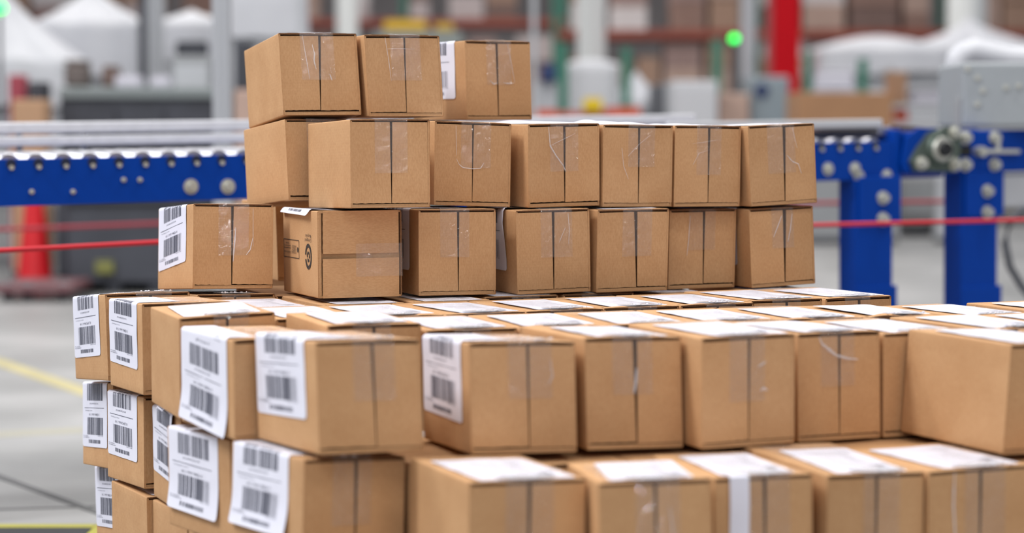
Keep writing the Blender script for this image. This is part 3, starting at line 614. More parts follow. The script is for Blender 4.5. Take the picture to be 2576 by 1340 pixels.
LIPS={'d4_8':.008,'c4_3':.004,'d4_2':.0045,'z4':.003,'k4_2':.005,'c4_5':.0045,'c4_6':.003,'d4_4':.0045,'d4_6':.004,'b4_8':.002}
def carton_marks(root,w,h,l,S):
    """recycling roundel, its caption and a boxed stamp on the panel that now faces left (the carton's own bottom)"""
    V=[];Fc=[]
    def P(a,b): V.append(S(b,l-a,-.0004)); return len(V)-1     # a: from the back edge towards the front, b: across, top of the turned panel = 0
    def poly(pts): Fc.append(tuple(P(*p) for p in pts))
    def ring(ca,cb,r0,r1,a0,a1,n=28,sa=1.0):
        for i in range(n):
            t0=a0+(a1-a0)*i/n;t1=a0+(a1-a0)*(i+1)/n
            poly([(ca+sa*r0*math.cos(t0),cb+r0*math.sin(t0)),(ca+sa*r1*math.cos(t0),cb+r1*math.sin(t0)),(ca+sa*r1*math.cos(t1),cb+r1*math.sin(t1)),(ca+sa*r0*math.cos(t1),cb+r0*math.sin(t1))])
    ca,cb=l*.74,w*.535
    ring(ca,cb,.0145,.0205,math.radians(-172),math.radians(165),40)
    for k in range(3):        # three chasing arrows
        b=math.radians(90+120*k)
        ring(ca,cb,.0048,.0088,b-.75,b+.45,8)
        c0=(ca+.0115*math.cos(b+.45),cb+.0115*math.sin(b+.45)); c1=(ca+.0022*math.cos(b+.45),cb+.0022*math.sin(b+.45)); c2=(ca+.0070*math.cos(b+1.05),cb+.0070*math.sin(b+1.05))
        poly([c0,c1,c2])
    def word(txt,a0,b0,wd,hh):    # the printing stands upside down on the turned carton
        vs,fs=text_tris(txt,0,0,wd,hh); i0=len(V)
        for s,t_ in vs: P(a0-s,b0+t_)
        Fc.extend(tuple(i+i0 for i in f) for f in fs)
    word('Corrugated',ca+.021,w*.315,.042,.0075)
    word('Recycles',ca+.018,w*.265,.036,.0075)
    # boxed stamp
    a0,a1,b0,b1=l*.02,l*.475,w*.36,w*.58; th=.0011
    for x0,x1,y0,y1 in ((a0,a1,b0,b0+th),(a0,a1,b1-th,b1),(a0,a0+th*1.5,b0,b1),(a1-th*1.5,a1,b0,b1)): poly([(x0,y0),(x1,y0),(x1,y1),(x0,y1)])
    word('SUSTAINABLE',a1-.018,w*.495,.032,.0042); word('FORESTRY',a1-.018,w*.46,.028,.0042); word('INITIATIVE',a1-.018,w*.425,.028,.0042)
    word('Certified Sourcing',a0+.048,w*.495,.044,.0046); word('www.sfiprogram.org',a0+.048,w*.425,.044,.0034); word('SFI-01042',a0+.034,w*.395,.02,.003)
    poly([(a0+.004,w*.462),(a0+.048,w*.462),(a0+.048,w*.468),(a0+.004,w*.468)])
    ring(a1-.0085,w*.475,.0,.0045,0,2*PI,14,.8)
    o=raw_obj('printed_mark',V,Fc,M_ink,root); o['label']='black recycling roundel and boxed stamp printed on the cardboard'

HID='plain brown carton buried inside the load and hidden behind the front cartons'
T1='cartons in the short top tier'; T2='cartons in the second tier'; T3='cartons in the third tier'; T4='cartons in the wide fourth tier'; T5='cartons in the fifth tier'; T6='cartons in the lowest visible tier'
S='side'
INFO={
'R1a':('brown taped carton, leftmost of the three in the top tier, bare left side',T1,dict(puff=.006,lab='top',seam=.0,lean=.05,gap=.0016,fuzz=1.6,to=-.02,tw=.43,down=.58)),
'R1b':('brown taped carton in the middle of the three in the top tier',T1,dict(lab='top',lean=.03,fuzz=1.1)),
'R1c':('brown taped carton with white label on its side, rightmost of the top tier',T1,dict(lab=S,gap=.0016,fuzz=1.4)),
'R2z':('brown carton directly under the leftmost top tier carton, set back, bare left side',T2,dict(lab='top')),
'R2a':('brown carton jutting forward in the second tier with a large bare left side',T2,dict(lab='top',q='',lean=-.0,fuzz=.6)),
'R2b':('brown second tier carton under the middle top carton, crinkled tape across its seam',T2,dict(lab='top',fuzz=.8,lean=0)),
'R2c':('brown second tier carton with white paper on top, just right of the top tier',T2,dict(puff=.010,lab='top',fuzz=1.0,lean=0)),
'R2d':('brown second tier carton with a white label curling up on its top',T2,dict(puff=.013,lab='top',fuzz=.5,lean=0)),
'R2e':('brown second tier carton, next to the rightmost one, with faint scratched tape',T2,dict(puff=.007,lab='top',fuzz=.3,lean=0)),
'R2f':('brown carton at the right end of the second tier, tilted slightly up',T2,dict(lab='top',seam=.03,gap=.0022,fuzz=.9,lean=.03)),
'R3a':('brown carton with barcode label at the left end of the third tier',T3,dict(lab=S,ltilt=.09,fuzz=.9,gap=.0016)),
'R3b':('brown carton lying on its side with horizontal seam and printed recycling roundel',T3,dict(lab=S,turned=True,marks=True,gap=.0038,wedge=0,lean=0,seam=.02,down=.56,tw=.38,to=.05,fuzz=1.2,q0=-.014,lift=.004)),
'R3c':('brown third tier carton right of the one lying on its side',T3,dict(lab=S,fuzz=.4,lean=0)),
'R3d':('brown third tier carton with a gap and white label on its left side, mid row',T3,dict(lab=S,curl=.006,fuzz=.8,lean=.01)),
'R3e':('brown third tier carton with flaps set apart, fourth from the right in its tier',T3,dict(lab='top',gap=.0022,lean=-.04,fuzz=.3,seam=.05)),
'R3f':('brown third tier carton, next to the rightmost one',T3,dict(lab='top',gap=.0016,lean=-.01,fuzz=.4,seam=.02)),
'R3g':('brown carton at the right end of the third tier with its right flap lifted',T3,dict(lab=S,gap=.0026,lean=.03,seam=.04,fuzz=1.2,tw=.34)),
'R3y':('brown carton set back in shadow between the labelled and the turned carton',T3,dict(lab='top',tape=False)),
'a4':('brown carton with barcode label, rear left corner of the fourth tier',T4,dict(lab=S,seam=.03,ltilt=.03)),
'b4':('brown carton with barcode label, second from the rear along the fourth tier left side',T4,dict(lab=S)),
'c4':('brown carton with bare left side between two labelled ones in the fourth tier',T4,dict(lab='top')),
'd4':('brown carton with a long label hanging down its whole left side, fourth tier',T4,dict(lab=S,q0=.004,lift=.006,ltilt=-.05)),
'e4':('brown carton with barcode label at the front left corner of the fourth tier',T4,dict(lab=S,seam=.04,fuzz=.9)),
'f4':('brown carton with a half hidden side label, second in the fourth tier front row',T4,dict(lab=S,seam=.05)),
'g4':('brown carton with a dark seam and shiny tape, third in the fourth tier front row',T4,dict(lab='top',gap=.0022,seam=.02,fuzz=.8)),
'h4':('brown carton fourth in the fourth tier front row, above the carton with paper strip',T4,dict(lab='top')),
'i4':('brown carton with a curved wrinkle of tape, fifth in the fourth tier front row',T4,dict(lab='top',fuzz=1.4)),
'j4':('brown carton recessed in shade in the corner beside the big bare sided carton',T4,dict(lab='top')),
'k4':('large looking brown carton with bare left side jutting forward at the right',T4,dict(lab='top')),
'z4':('brown carton at the right end beyond the third tier, standing before the blue legs',T4,dict(lab='top',fuzz=1.4)),
'y4':('brown carton with white label on top, left of the one before the blue legs',T4,dict(lab='top')),
'a5':('brown carton with barcode label, rear left corner of the fifth tier',T5,dict(lab=S,q0=.27*.14-.006)),
'b5':('brown carton with barcode label, second from the rear in the fifth tier',T5,dict(lab=S)),
'c5':('brown carton whose side label curls at one corner, third from the rear, fifth tier',T5,dict(lab=S,curl=.007,ltilt=-.04)),
'd5':('brown carton with barcode label under the carton with the long hanging label',T5,dict(lab=S,lift=.005,q0=.027)),
'e5':('brown carton with large barcode label at the front left corner, fifth tier',T5,dict(lab=S,lift=.006)),
'f5':('brown carton with bare left side and label on top, protruding lower front row',T5,dict(lab='top')),
'g5':('brown carton between the bare sided one and the paper strip one, lower front row',T5,dict(lab='top',lw=1.0)),
'h5':('brown carton with a white paper strip hanging over its front',T5,dict(lab='top',strip=.018)),
'i5':('brown carton right of the paper strip one, its top corner standing proud',T5,dict(lab='top')),
'j5':('brown carton with a clear tape band, right end of the lower front row',T5,dict(lab='top')),
'a6':('brown carton with barcode label, rear left corner of the lowest visible tier',T6,dict(lab=S)),
'b6':('brown carton with bare left side, second from the rear, lowest visible tier',T6,dict(lab='top')),
'c6':('brown carton third from the rear in the lowest tier, only its edge showing',T6,dict(lab='top')),
'a4_2':('brown carton at the back edge of the fourth tier, right of the rear corner carton',T4,dict(lab='top')),
}
def _fill(rows):
    for keys,lab in rows:
        for k_ in keys: INFO[k_]=(lab,T4,dict(lab='top'))
_fill([(['b4_2'],'brown carton whose top shows just in front of the labelled third tier end carton'),
(['b4_3'],'brown carton right under the carton lying on its side'),
(['b4_4'],'brown carton carrying the third tier carton right of the turned one, edge showing'),(['b4_5'],'brown carton carrying the third tier carton with a gap at its left'),(['b4_6'],'brown carton carrying the third tier carton with flaps set apart'),(['b4_7'],'brown carton carrying the next to rightmost third tier carton'),
(['b4_8'],'brown carton under the right end of the third tier, its corner edge showing'),
(['c4_2'],'brown carton with labelled top just in front of the turned carton'),
(['c4_3'],'brown carton with open edge and taped seam below the turned carton'),
(['c4_4'],'brown carton with labelled top in front of the third tier carton beside the turned one'),
(['c4_5'],'brown carton with labelled top in front of the third tier mid row gap'),
(['c4_6'],'brown carton with labelled top in front of the third tier, fourth carton from right'),
(['c4_7'],'brown carton with labelled top in front of the next to rightmost third tier carton'),
(['d4_2'],'brown carton behind the front left corner carton, its lip dark and raised'),
(['d4_3'],'brown carton top behind the front row, second carton along'),
(['d4_4'],'brown carton top behind the front row, between second and third cartons'),
(['d4_5'],'brown carton top behind the front row, third carton along'),
(['d4_6'],'brown carton top behind the front row, fourth carton along'),
(['d4_7'],'brown carton top behind the front row, fifth carton along'),
(['d4_8'],'brown carton with a wavy open lip in front of the carton before the blue legs'),
(['k4_2'],'brown carton directly behind the large looking bare sided carton'),
(['k4_3'],'brown carton with a bare side edge, behind the two at the right of the pile'),
(['k4_4'],'brown carton at the far right rear corner of the pile with white top label'),
(['k4_5'],'brown carton at the right frame edge beside the large looking carton'),
(['k4_6'],'brown carton near the right frame edge between front and rear corner cartons'),
])

for key,v in BOX.items():
    txt,grp,spec=INFO.get(key,(HID,'hidden cartons inside the load',dict(lab=None,tape=False)))
    carton(key,*v,label=txt,group=grp,spec=spec)

# plain cartons in the lower tiers that carry the right and rear edge of the load
for src in ('z4','y4','c4_7','k4_3','k4_4','k4_6','k4_5','d4_8'):
    v=BOX[src]
    for tier,zz in ((5,.2845),(6,.1445)):
        carton('under '+src,tier,v[1],v[2],zz,v[4],0,0,0,.128,.1365,.205,label=HID,group='hidden cartons inside the load',spec=dict(lab=None,tape=False))

# ------------------------------------------------------------------ timber pallets under the load
def pallet(x,y,rz,nx,ny,lab):
    r=empty('timber_pallet',(x,y,0),rz,lab,'pallet','pallets under the load')
    for i in range(7):
        bm=bmesh.new(); a=i*(ny-.09)/6; bx(bm,0,nx,a,a+.09,.103,.118,.002); bm_obj('top_board',bm,M_wood,r)
    for a in (0,ny/2-.045,ny-.09):
        bm=bmesh.new(); bx(bm,.0,nx,a,a+.09,.022,.103,.002); bm_obj('stringer',bm,M_wood,r)
    for a in (0,nx/2-.05,nx-.1):
        bm=bmesh.new(); bx(bm,a,a+.1,0,ny,0,.02,.002); bm_obj('bottom_board',bm,M_wood,r)
a=math.radians(24); ua=Vector((math.cos(a),math.sin(a),0)); da=Vector((-math.sin(a),math.cos(a),0))
for i,(u0,d0) in enumerate(((.86,2.18),(.86,2.99))):
    p=ua*u0+da*d0; pallet(p.x,p.y,a,1.24,.79,('wooden pallet under the front half of the carton load','wooden pallet under the rear half of the carton load')[i])

# ------------------------------------------------------------------ roller conveyor running behind the pile
THC=math.atan(F/9652); Z0=4.6
def cdepth(px): return Z0*(10940)/(10940-px)
def cv(px,py,dz=0): return at(px,py,cdepth(px)+dz)
cux=(cv(615,398)-cv(0,403)); 
A0=cv(0,403.0); A1=cv(2246,357.0); ax=(A1-A0).normalized(); flat=Vector((ax.x,ax.y,0)).normalized(); nrm=Vector((-flat.y,flat.x,0)); upx=flat.cross(nrm); upx=nrm.cross(ax)*-1
upx=Vector((0,0,1))
def CM(org): # frame: x along the conveyor, y away from the camera, z up
    m=Matrix((ax,nrm,ax.cross(nrm))).transposed().to_4x4(); m.translation=org; return m
conv=empty('roller_conveyor',(A0.x,A0.y,0),0,'long blue roller conveyor with steel rollers running behind the carton pile','conveyor')
Lc=(A1-A0).length; MC=CM(A0); inv=Matrix.Translation(-Vector((A0.x,A0.y,0)))
def cpart(nm,bm,m,parent=conv,smooth=False,label=None):
    o=bm_obj(nm,bm,m,parent,smooth)
    if label: o['label']=label
    return o
CMX=inv@MC
WB=.52
def cbx(nm,x0,x1,y0,y1,z0,z1,m,bev=.002,parent=conv,M=None):
    bm=bmesh.new(); bx(bm,x0,x1,y0,y1,z0,z1,bev,M=M or CMX); return cpart(nm,bm,m,parent)
XL=-1.0
# channel beams: web with two lips
for y,s in ((0,1),(WB,-1)):
    bm=bmesh.new(); bx(bm,XL,Lc,y,y+.004*s if s>0 else y+.004,-.094,0,.0008,M=CMX)
    bx(bm,XL,Lc,min(y,y+.028*s),max(y,y+.028*s),-.0975,-.0935,.0008,M=CMX); bx(bm,XL,Lc,min(y,y+.022*s),max(y,y+.022*s),-.002,.0015,.0008,M=CMX)
    cpart('side_beam',bm,M_blue)
M_navy2=mat('dark_navy_slot',srgb(16,28,58),.6)
xr=[]
# roller pitch taken from the row of axle ends
def xline(px): # distance along the conveyor for a picture column
    lo,hi=-2,6
    for _ in range(50):
        md=(lo+hi)/2; p=MC@Vector((md,0,0)); xx=CX+F*p.x/(p.y*CP-(p.z-CZ)*SP)
        if xx<px: lo=md
        else: hi=md
    return lo
x27,x557=xline(27),xline(557); pr=(x557-x27)/8
nroll=int((Lc-x27)/pr)
for i in range(-9,nroll+1):
    x=x27+i*pr
    if 650<27+i*66<2000 and False: continue
    bm=bmesh.new(); cyl(bm,CMX@Vector((x,.012,-.012)),CMX@Vector((x,WB-.012,-.012)),.0245,n=20); o=cpart('roller',bm,M_chrome,smooth=False)
    for p in o.data.polygons: p.use_smooth=len(p.vertices)==4
    bm=bmesh.new(); cyl(bm,CMX@Vector((x,-.008,-.016)),CMX@Vector((x,.012,-.016)),.0055,n=6); cpart('axle_end',bm,M_bolt,o)
    bm=bmesh.new(); cyl(bm,CMX@Vector((x,-.0022,-.008)),CMX@Vector((x,-.0002,-.008)),.0105,n=16); cpart('axle_slot',bm,M_navy2,o)
def bolt(px,py,r=.0125,y=0,parent=conv,Mx=None):
    x=xline(px); p=MC@Vector((x,0,0)); dep=(p.y*CP-(p.z-CZ)*SP); zz=((CY-py)*dep/F)
    q=at(px,py,p.y); z=(MC.inverted()@q).z
    bm=bmesh.new(); c=CMX@Vector((x,y,z)); n_=-nrm
    cyl(bm,c+n_*.0003,c+n_*.003,r*1.25,n=20); cyl(bm,c+n_*.003,c+n_*.012,r*.82,r*.72,n=6); return cpart('bolt',bm,M_bolt,parent)
for px,py in ((478,469),(571,469),(2082,425),(2150,424),(2160,444),(2230,442)): bolt(px,py,.0135)
for px,py in ((77,482),(181,482),(309,452),(350,452)): bolt(px,py,.0045)
# two guard rails on the far side
for z0,z1 in ((.052,.079),(.022,.046)):
    cbx('guard_rail',XL,Lc-.25,WB+.03,WB+.055,z0,z1,M_alu,.004)
for px in (245,420,1100,1700):
    x=xline(px); cbx('rail_bracket',x,x+.014,WB+.0545,WB+.066,-.05,.075,M_grey,.002)
    cbx('bracket_arm',x,x+.014,WB+.002,WB+.056,-.06,-.05,M_grey,.002)
for px in (-260,1150,1850):
    x=xline(px)
    for y in (.004,WB-.05):
        bm=bmesh.new(); bx(bm,x,x+.08,y,y+.05,-(A0.z-.002)-.0,-.09,.003,M=CMX)
        o=cpart('leg',bm,M_blue)
# ---- drive end on the right
E0=cv(2250,320); 
def fl2(px,py): q=at(px,py,cdepth(px)); return MC.inverted()@q
def pbox(nm,px0,px1,py0,py1,y0,y1,m,bev=.003,parent=conv):
    a=fl2(px0,(py0+py1)/2).x; b=fl2(px1,(py0+py1)/2).x; zt=fl2((px0+px1)/2,py0).z; zb=fl2((px0+px1)/2,py1).z
    return cbx(nm,a,b,y0,y1,zb,zt,m,bev,parent)
dr=pbox('drive_frame',2272,2760,327,432,-.012,.03,M_blue,.004)
pbox('drive_frame',2272,2760,327,432,WB-.03,WB,M_blue,.004)
def plate_poly(nm,pts,y0,y1,m,parent=conv):
    bm=bmesh.new(); f=[bm.verts.new(CMX@Vector((p.x,y0,p.z))) for p in (fl2(*q) for q in pts)]
    b=[bm.verts.new(CMX@Vector((p.x,y1,p.z))) for p in (fl2(*q) for q in pts)]
    bm.faces.new(f[::-1]); bm.faces.new(b)
    for i in range(len(f)): j=(i+1)%len(f); bm.faces.new((f[i],f[j],b[j],b[i]))
    bmesh.ops.recalc_face_normals(bm,faces=bm.faces); return cpart(nm,bm,m,parent)
plate_poly('bearing_plate',[(2258,410),(2268,345),(2300,322),(2395,322),(2395,432),(2262,432)],-.02,-.012,M_blue)
fb=plate_poly('flange_bearing',[(2283,430),(2272,405),(2290,372),(2318,335),(2360,318),(2392,322),(2398,350),(2392,410),(2380,432)],-.034,-.02,M_cast)
fb['label']='dark green cast flange bearing with a bright shaft'
c=fl2(2343,375)
for r0,y0,y1,m_,nn in ((.046,-.045,-.034,M_cast,'bearing_boss'),(.034,-.052,-.045,M_bolt,'bearing_ring'),(.02,-.066,-.052,M_black,'shaft')):
    bm=bmesh.new(); cyl(bm,CMX@Vector((c.x,y0,c.z)),CMX@Vector((c.x,y1,c.z)),r0*.92,r0,n=32); cpart(nn,bm,m_,fb)
def dbolt(px,py,y=-.034,r=.016,par=None):
    q=fl2(px,py); bm=bmesh.new(); cyl(bm,CMX@Vector((q.x,y-.004,q.z)),CMX@Vector((q.x,y,q.z)),r*1.15,n=20); cyl(bm,CMX@Vector((q.x,y-.018,q.z)),CMX@Vector((q.x,y-.004,q.z)),r*.8,n=6); cpart('bolt',bm,M_bolt,par or conv)
for p in ((2296,410),(2380,413),(2378,333)): dbolt(*p)
for p in ((2420,346),(2493,346),(2420,414),(2493,414)): dbolt(*p,y=-.012)
pbox('adjuster_slot',2408,2434,366,392,-.016,-.012,M_black,.001)
bm=bmesh.new(); a_=fl2(2450,381); b_=fl2(2545,381); cyl(bm,CMX@Vector((a_.x,-.03,a_.z)),CMX@Vector((b_.x,-.03,b_.z)),.006,n=12); cpart('adjuster_rod',bm,M_bolt)
bm=bmesh.new(); a_=fl2(2450,381); cyl(bm,CMX@Vector((a_.x,-.04,a_.z)),CMX@Vector((a_.x,-.012,a_.z)),.015,n=6); cpart('adjuster_nut',bm,M_bolt)
bm=bmesh.new(); a_=fl2(2493,350); b_=fl2(2493,378); cyl(bm,CMX@Vector((a_.x,-.03,a_.z)),CMX@Vector((b_.x,-.03,b_.z)),.006,n=12); cpart('adjuster_rod',bm,M_bolt)
# end roller cover and belt bed
pbox('bed_cover',2247,2266,325,448,-.004,WB,M_blue,.004)
pbox('cover_plate',2228,2262,318,340,.03,WB-.03,M_chrome,.003)
# belt bed arching up to the drive end
bm=bmesh.new(); prof=[(2090,322),(2180,318),(2260,316),(2330,318),(2390,326),(2450,342)]
pr_=[fl2(*q) for q in prof]
T=[bm.verts.new(CMX@Vector((p.x,.05,p.z))) for p in pr_]; T2=[bm.verts.new(CMX@Vector((p.x,WB-.04,p.z))) for p in pr_]
U=[bm.verts.new(CMX@Vector((p.x,.05,p.z-.008))) for p in pr_]; U2=[bm.verts.new(CMX@Vector((p.x,WB-.04,p.z-.008))) for p in pr_]
for i in range(len(T)-1):
    bm.faces.new((T[i],T[i+1],T2[i+1],T2[i])); bm.faces.new((U2[i],U2[i+1],U[i+1],U[i])); bm.faces.new((U[i],U[i+1],T[i+1],T[i])); bm.faces.new((T2[i],T2[i+1],U2[i+1],U2[i]))
bm.faces.new((T[0],T2[0],U2[0],U[0])); bm.faces.new((T[-1],U[-1],U2[-1],T2[-1]))
o=cpart('belt',bm,mat('belt_rubber',srgb(96,66,62),.5)); o['label']='dark brown belt'
pbox('side_rail',1700,2240,303,326,.03,.05,M_lgrey,.004)
# legs of the drive end
def legset(px0,px1,pyt,plates,bolts):
    w0=fl2(px0,600).x; w1=fl2(px1,600).x; zt=fl2(px0,pyt).z; zf=-fl2(px0,pyt).z
    zfloor=(MC.inverted()@Vector((cv(px0,400).x,cv(px0,400).y,0.0))).z+.001
    bm=bmesh.new(); bx(bm,w0,w1,-.012,-.006,zfloor+.01,zt,.001,M=CMX); bx(bm,w0,w0+.006,-.006,.06,zfloor+.01,zt,.001,M=CMX); bx(bm,w1-.006,w1,-.006,.06,zfloor+.01,zt,.001,M=CMX)
    lg=cpart('leg',bm,M_blue)
    a,b,t,bt=plates; aa=fl2(a,500).x; bb=fl2(b,500).x
    bm=bmesh.new(); bx(bm,aa,bb,-.02,-.012,fl2(a,bt).z,fl2(a,t).z,.003,M=CMX); pl=cpart('leg_plate',bm,M_blue,lg)
    zz=fl2(px0,722).z
    bm=bmesh.new(); bx(bm,w0-.004,w1+.012,-.018,-.012,zfloor+.01,zz,.002,M=CMX); cpart('foot_sleeve',bm,M_blue,lg)
    bm=bmesh.new(); bx(bm,w0-.03,w1+.03,-.05,.09,zfloor,zfloor+.01,.002,M=CMX); cpart('foot_plate',bm,M_blue,lg)
    for p in bolts: dbolt(*p,y=-.02,r=.0155)
legset(2147,2238,452,(2152,2256,445,562),((2208,497),(2208,550)))
legset(2412,2502,432,(2418,2514,432,546),((2470,480),(2470,533)))
pbox('gear_cover',2514,2700,436,520,.0,.2,M_lgrey,.01)
o=pbox('return_roller_guard',2260,2405,432,448,.05,WB-.05,mat('violet_blue',srgb(84,92,180),.5),.004)

# ------------------------------------------------------------------ red ropes
def rope(pts,r,lab):
    P=[at(*p) for p in pts]; out=[]
    for i in range(len(P)-1):
        for k in range(12): out.append(P[i].lerp(P[i+1],k/12))
    out.append(P[-1]); bm=bmesh.new(); tube(bm,out,r,8)
    o=bm_obj('red_rope',bm,M_rope if r<.0055 else mat('dull_rope',srgb(150,44,56),.7),smooth=True); tag(o,lab,'rope','red barrier ropes')
rope([(-500,652,4.25),(0,630,4.35),(398,609,4.5),(1300,585,4.95),(2050,566,5.25),(2576,553,5.45),(3100,548,5.6)],.0052,'nearer bright red rope passing in front of the cone and the blue legs')
rope([(-500,590,7.2),(0,577,7.2),(398,562,7.2),(1300,530,7.3),(2050,511,7.4),(2576,504,7.5),(3200,500,7.6)],.0065,'farther dull red rope seen above the nearer one')

# ------------------------------------------------------------------ generic builders for the far, blurred things
def far(px,Y):
    """the hall is deeper on the right than on the left"""
    if Y<7.9: return 1.0
    return 1.0 if Y>10.55 and px<200 else (1.95 if px>1300 else 1.4)
def gbox(nm,px0,px1,py0,py1,Y,dep,m,parent=None,bev=.006,rz=0,org=None):
    """box part whose front face spans the given view at distance Y"""
    k=1 if org is not None and org.y>Y*1.2 and False else far(px0,Y); Y*=k; dep*=k
    a=at(px0,py1,Y); b=at(px1,py0,Y)
    bm=bmesh.new(); o=org or Vector((0,0,0))
    bx(bm,a.x-o.x,b.x-o.x,Y-o.y,Y-o.y+dep,a.z-o.z,b.z-o.z,bev); return bm_obj(nm,bm,m,parent)
def fbox(nm,px0,px1,py0,Y,dep,m,parent=None,bev=.006,org=None,zb=0.0):
    k=far(px0,Y); Y*=k; dep*=k
    a=at(px0,py0,Y); b=at(px1,py0,Y); bm=bmesh.new(); o=org or Vector((0,0,0))
    bx(bm,a.x-o.x,b.x-o.x,Y-o.y,Y-o.y+dep,zb-o.z,a.z-o.z,bev); return bm_obj(nm,bm,m,parent)
def root_at(nm,px,Y,label,cat,group=None):
    Y*=far(px,Y); p=at(px,HOR,Y); return empty(nm,(p.x,Y,0),0,label,cat,group), Vector((p.x,Y,0))

# traffic cone
r_,o_=root_at('traffic_cone',83,11.4,'red traffic cone standing on the floor under the left of the conveyor','cone')
bm=bmesh.new(); bx(bm,-.14,.14,-.14,.14,0,.035,.01); bm_obj('base',bm,mat('cone_base',srgb(112,64,66),.6),r_)
bm=bmesh.new()
prof=[(.098,.035),(.092,.06),(.086,.12),(.068,.28),(.048,.46),(.032,.62),(.024,.70),(.018,.71)]
rings=[[bm.verts.new((q*math.cos(t),q*math.sin(t),z)) for t in (2*PI*i/28 for i in range(28))] for q,z in prof]
for A,B_ in zip(rings,rings[1:]):
    for i in range(28): bm.faces.new((A[i],A[(i+1)%28],B_[(i+1)%28],B_[i]))
bm.faces.new(rings[-1]); bm_obj('cone_body',bm,M_cone,r_,smooth=True)

# anti fatigue mat, lower left
a=floor_at(-160,1331); b=floor_at(252,1322)
r_=empty('floor_mat',(a.x,a.y-.6,0),0,'dark floor mat with a yellow border at the lower left','mat')
dx=b.x-a.x
bm=bmesh.new(); bx(bm,0,dx,0,.56,0,.012,.003); bm_obj('mat_body',bm,M_black,r_)
bm=bmesh.new(); bx(bm,0,dx,.56,.60,0,.012,.003); bx(bm,dx,dx+.04,0,.60,0,.012,.003); bm_obj('border',bm,mat('mat_border',srgb(176,170,60),.6),r_)

# pallet racking far behind: two runs, cartons on each level
def rack(px0,px1,Y,nb,levels,lab):
    a=at(px0,HOR,Y).x; b=at(px1,HOR,Y).x
    r=empty('pallet_rack',(a,Y,0),0,lab,'rack','pallet racks at the back of the hall')
    for i in range(nb+1):
        x=(b-a)*i/nb
        for y in (0,1.0):
            bm=bmesh.new(); bx(bm,x-.04,x+.04,y,y+.07,0,3.4,.004); bm_obj('upright',bm,M_green,r)
        bm=bmesh.new()
        for k in range(5): cyl(bm,(x,.05,.2+k*.6),(x,1.02,.5+k*.6),.015,n=8)
        bm_obj('brace',bm,M_green,r)
    for z in levels:
        for y in (-.01,1.02):
            bm=bmesh.new(); bx(bm,.0,b-a,y,y+.05,z,z+.12,.004); bm_obj('beam',bm,M_rack,r)
        bm=bmesh.new(); bx(bm,.0,b-a,.05,1.02,z+.085,z+.11,.0); bm_obj('deck',bm,M_grey,r)
    return a,b
def far_cartons(a,b,Y,zs,lab,grp,seed,nb):
    st=(b-a+.1)/nb; ups=[a-.1+st*i for i in range(nb+1)]
    rr=random.Random(seed); protos=[]
    for i,m_ in enumerate(M_fcard):
        bm=bmesh.new(); bx(bm,-.5,.5,0,1,0,1,.02); bx(bm,-.03,.03,-.012,0,.02,.995); 
        me=bpy.data.meshes.new('far_carton'); bm.to_mesh(me); bm.free(); me.materials.append(m_); protos.append(me)
    for z,zmax in zs:
        x=a+.1
        while x<b-.3:
            w=rr.uniform(.3,.7); zz=z; first=True
            hit=[q for q in ups if x-.07<q<x+w+.07]
            if hit: x=hit[0]+.08; continue
            while zz<zmax:
                h=rr.uniform(.2,.42)
                if zz+h>zmax+.25: break
                ci=rr.randrange(7)
                o=bpy.data.objects.new('cardboard_carton',protos[ci]); C.objects.link(o)
                o.location=(x+w/2,Y+.12+rr.uniform(0,.08),zz+.001); o.scale=(w*.96,.66,h)
                tag(o,('tan ','brown ','pale tan ','dark brown ','pinkish grey ','dusty pink ','whitish ')[ci]+lab+(' above the orange beam' if z>1.5 else ' below the orange beam'),'box',grp); zz+=h+.002; first=False
            x+=w+rr.choice((.02,.05,.05,.3))
LV=(2.05,)
a,b=rack(-200,1420,34,4,(.12,2.45),'pallet rack with orange beams behind the left and middle of the pile')
far_cartons(a+.1,b,34,((.245,2.2),(2.575,3.0)),'blurred carton in the far left rack','far cartons in the left rack',3,4)
a,b=rack(1400,2900,29,3,(.12,2.05),'pallet rack with orange beams behind the green light and red post')
far_cartons(a+.1,b,29,((.245,1.85),(2.175,2.8)),'blurred carton in the far right rack','far cartons in the right rack',4,3)

# columns of the hall
for n_,(px0,px1,Y) in enumerate(((848,902,25),(1452,1522,22),(2380,2478,25.0))):
    a=at(px0,HOR,Y).x; b=at(px1,HOR,Y).x; bm=bmesh.new(); cyl(bm,((a+b)/2,Y,0),((a+b)/2,Y,6),(b-a)/2,n=28)
    cyl(bm,((a+b)/2,Y,0),((a+b)/2,Y,.02),(b-a)/2+.08,n=28)
    tag(bm_obj('pillar',bm,mat('pillar_paint',srgb(226,228,226),.5)),kind='structure')
def pole(nm,px0,px1,Y,ztop,m,lab,cat,sq=True):
    k=far(px0,Y); Y*=k
    if ztop<2: ztop=CZ+(ztop-CZ)*k
    a=at(px0,HOR,Y).x; b=at(px1,HOR,Y).x; c=(a+b)/2; r=empty(nm,(c,Y,0),0,lab,cat)
    bm=bmesh.new(); w=(b-a)/2
    if sq:
        bx(bm,-w,w,-w,w,.012,ztop,.004)
        for s in (-1,1): bx(bm,s*w*.25-w*.12,s*w*.25+w*.12,-w-.002,-w,.1,ztop,0)
    else: cyl(bm,(0,0,.012),(0,0,ztop),w,n=20)
    bm_obj('post',bm,m,r); bm=bmesh.new(); bx(bm,-w-.05,w+.05,-w-.05,w+.05,0,.012,.002); bm_obj('base_plate',bm,m,r); return r
pole('aluminium_post',538,582,7.4,2.4,mat('anodised',srgb(176,178,182),.4,metal=.3),'tall grey aluminium profile post left of the pile','post')
pole('steel_post',376,414,10.4,2.4,M_lgrey,'pale grey post behind the dark bench at the left','post')
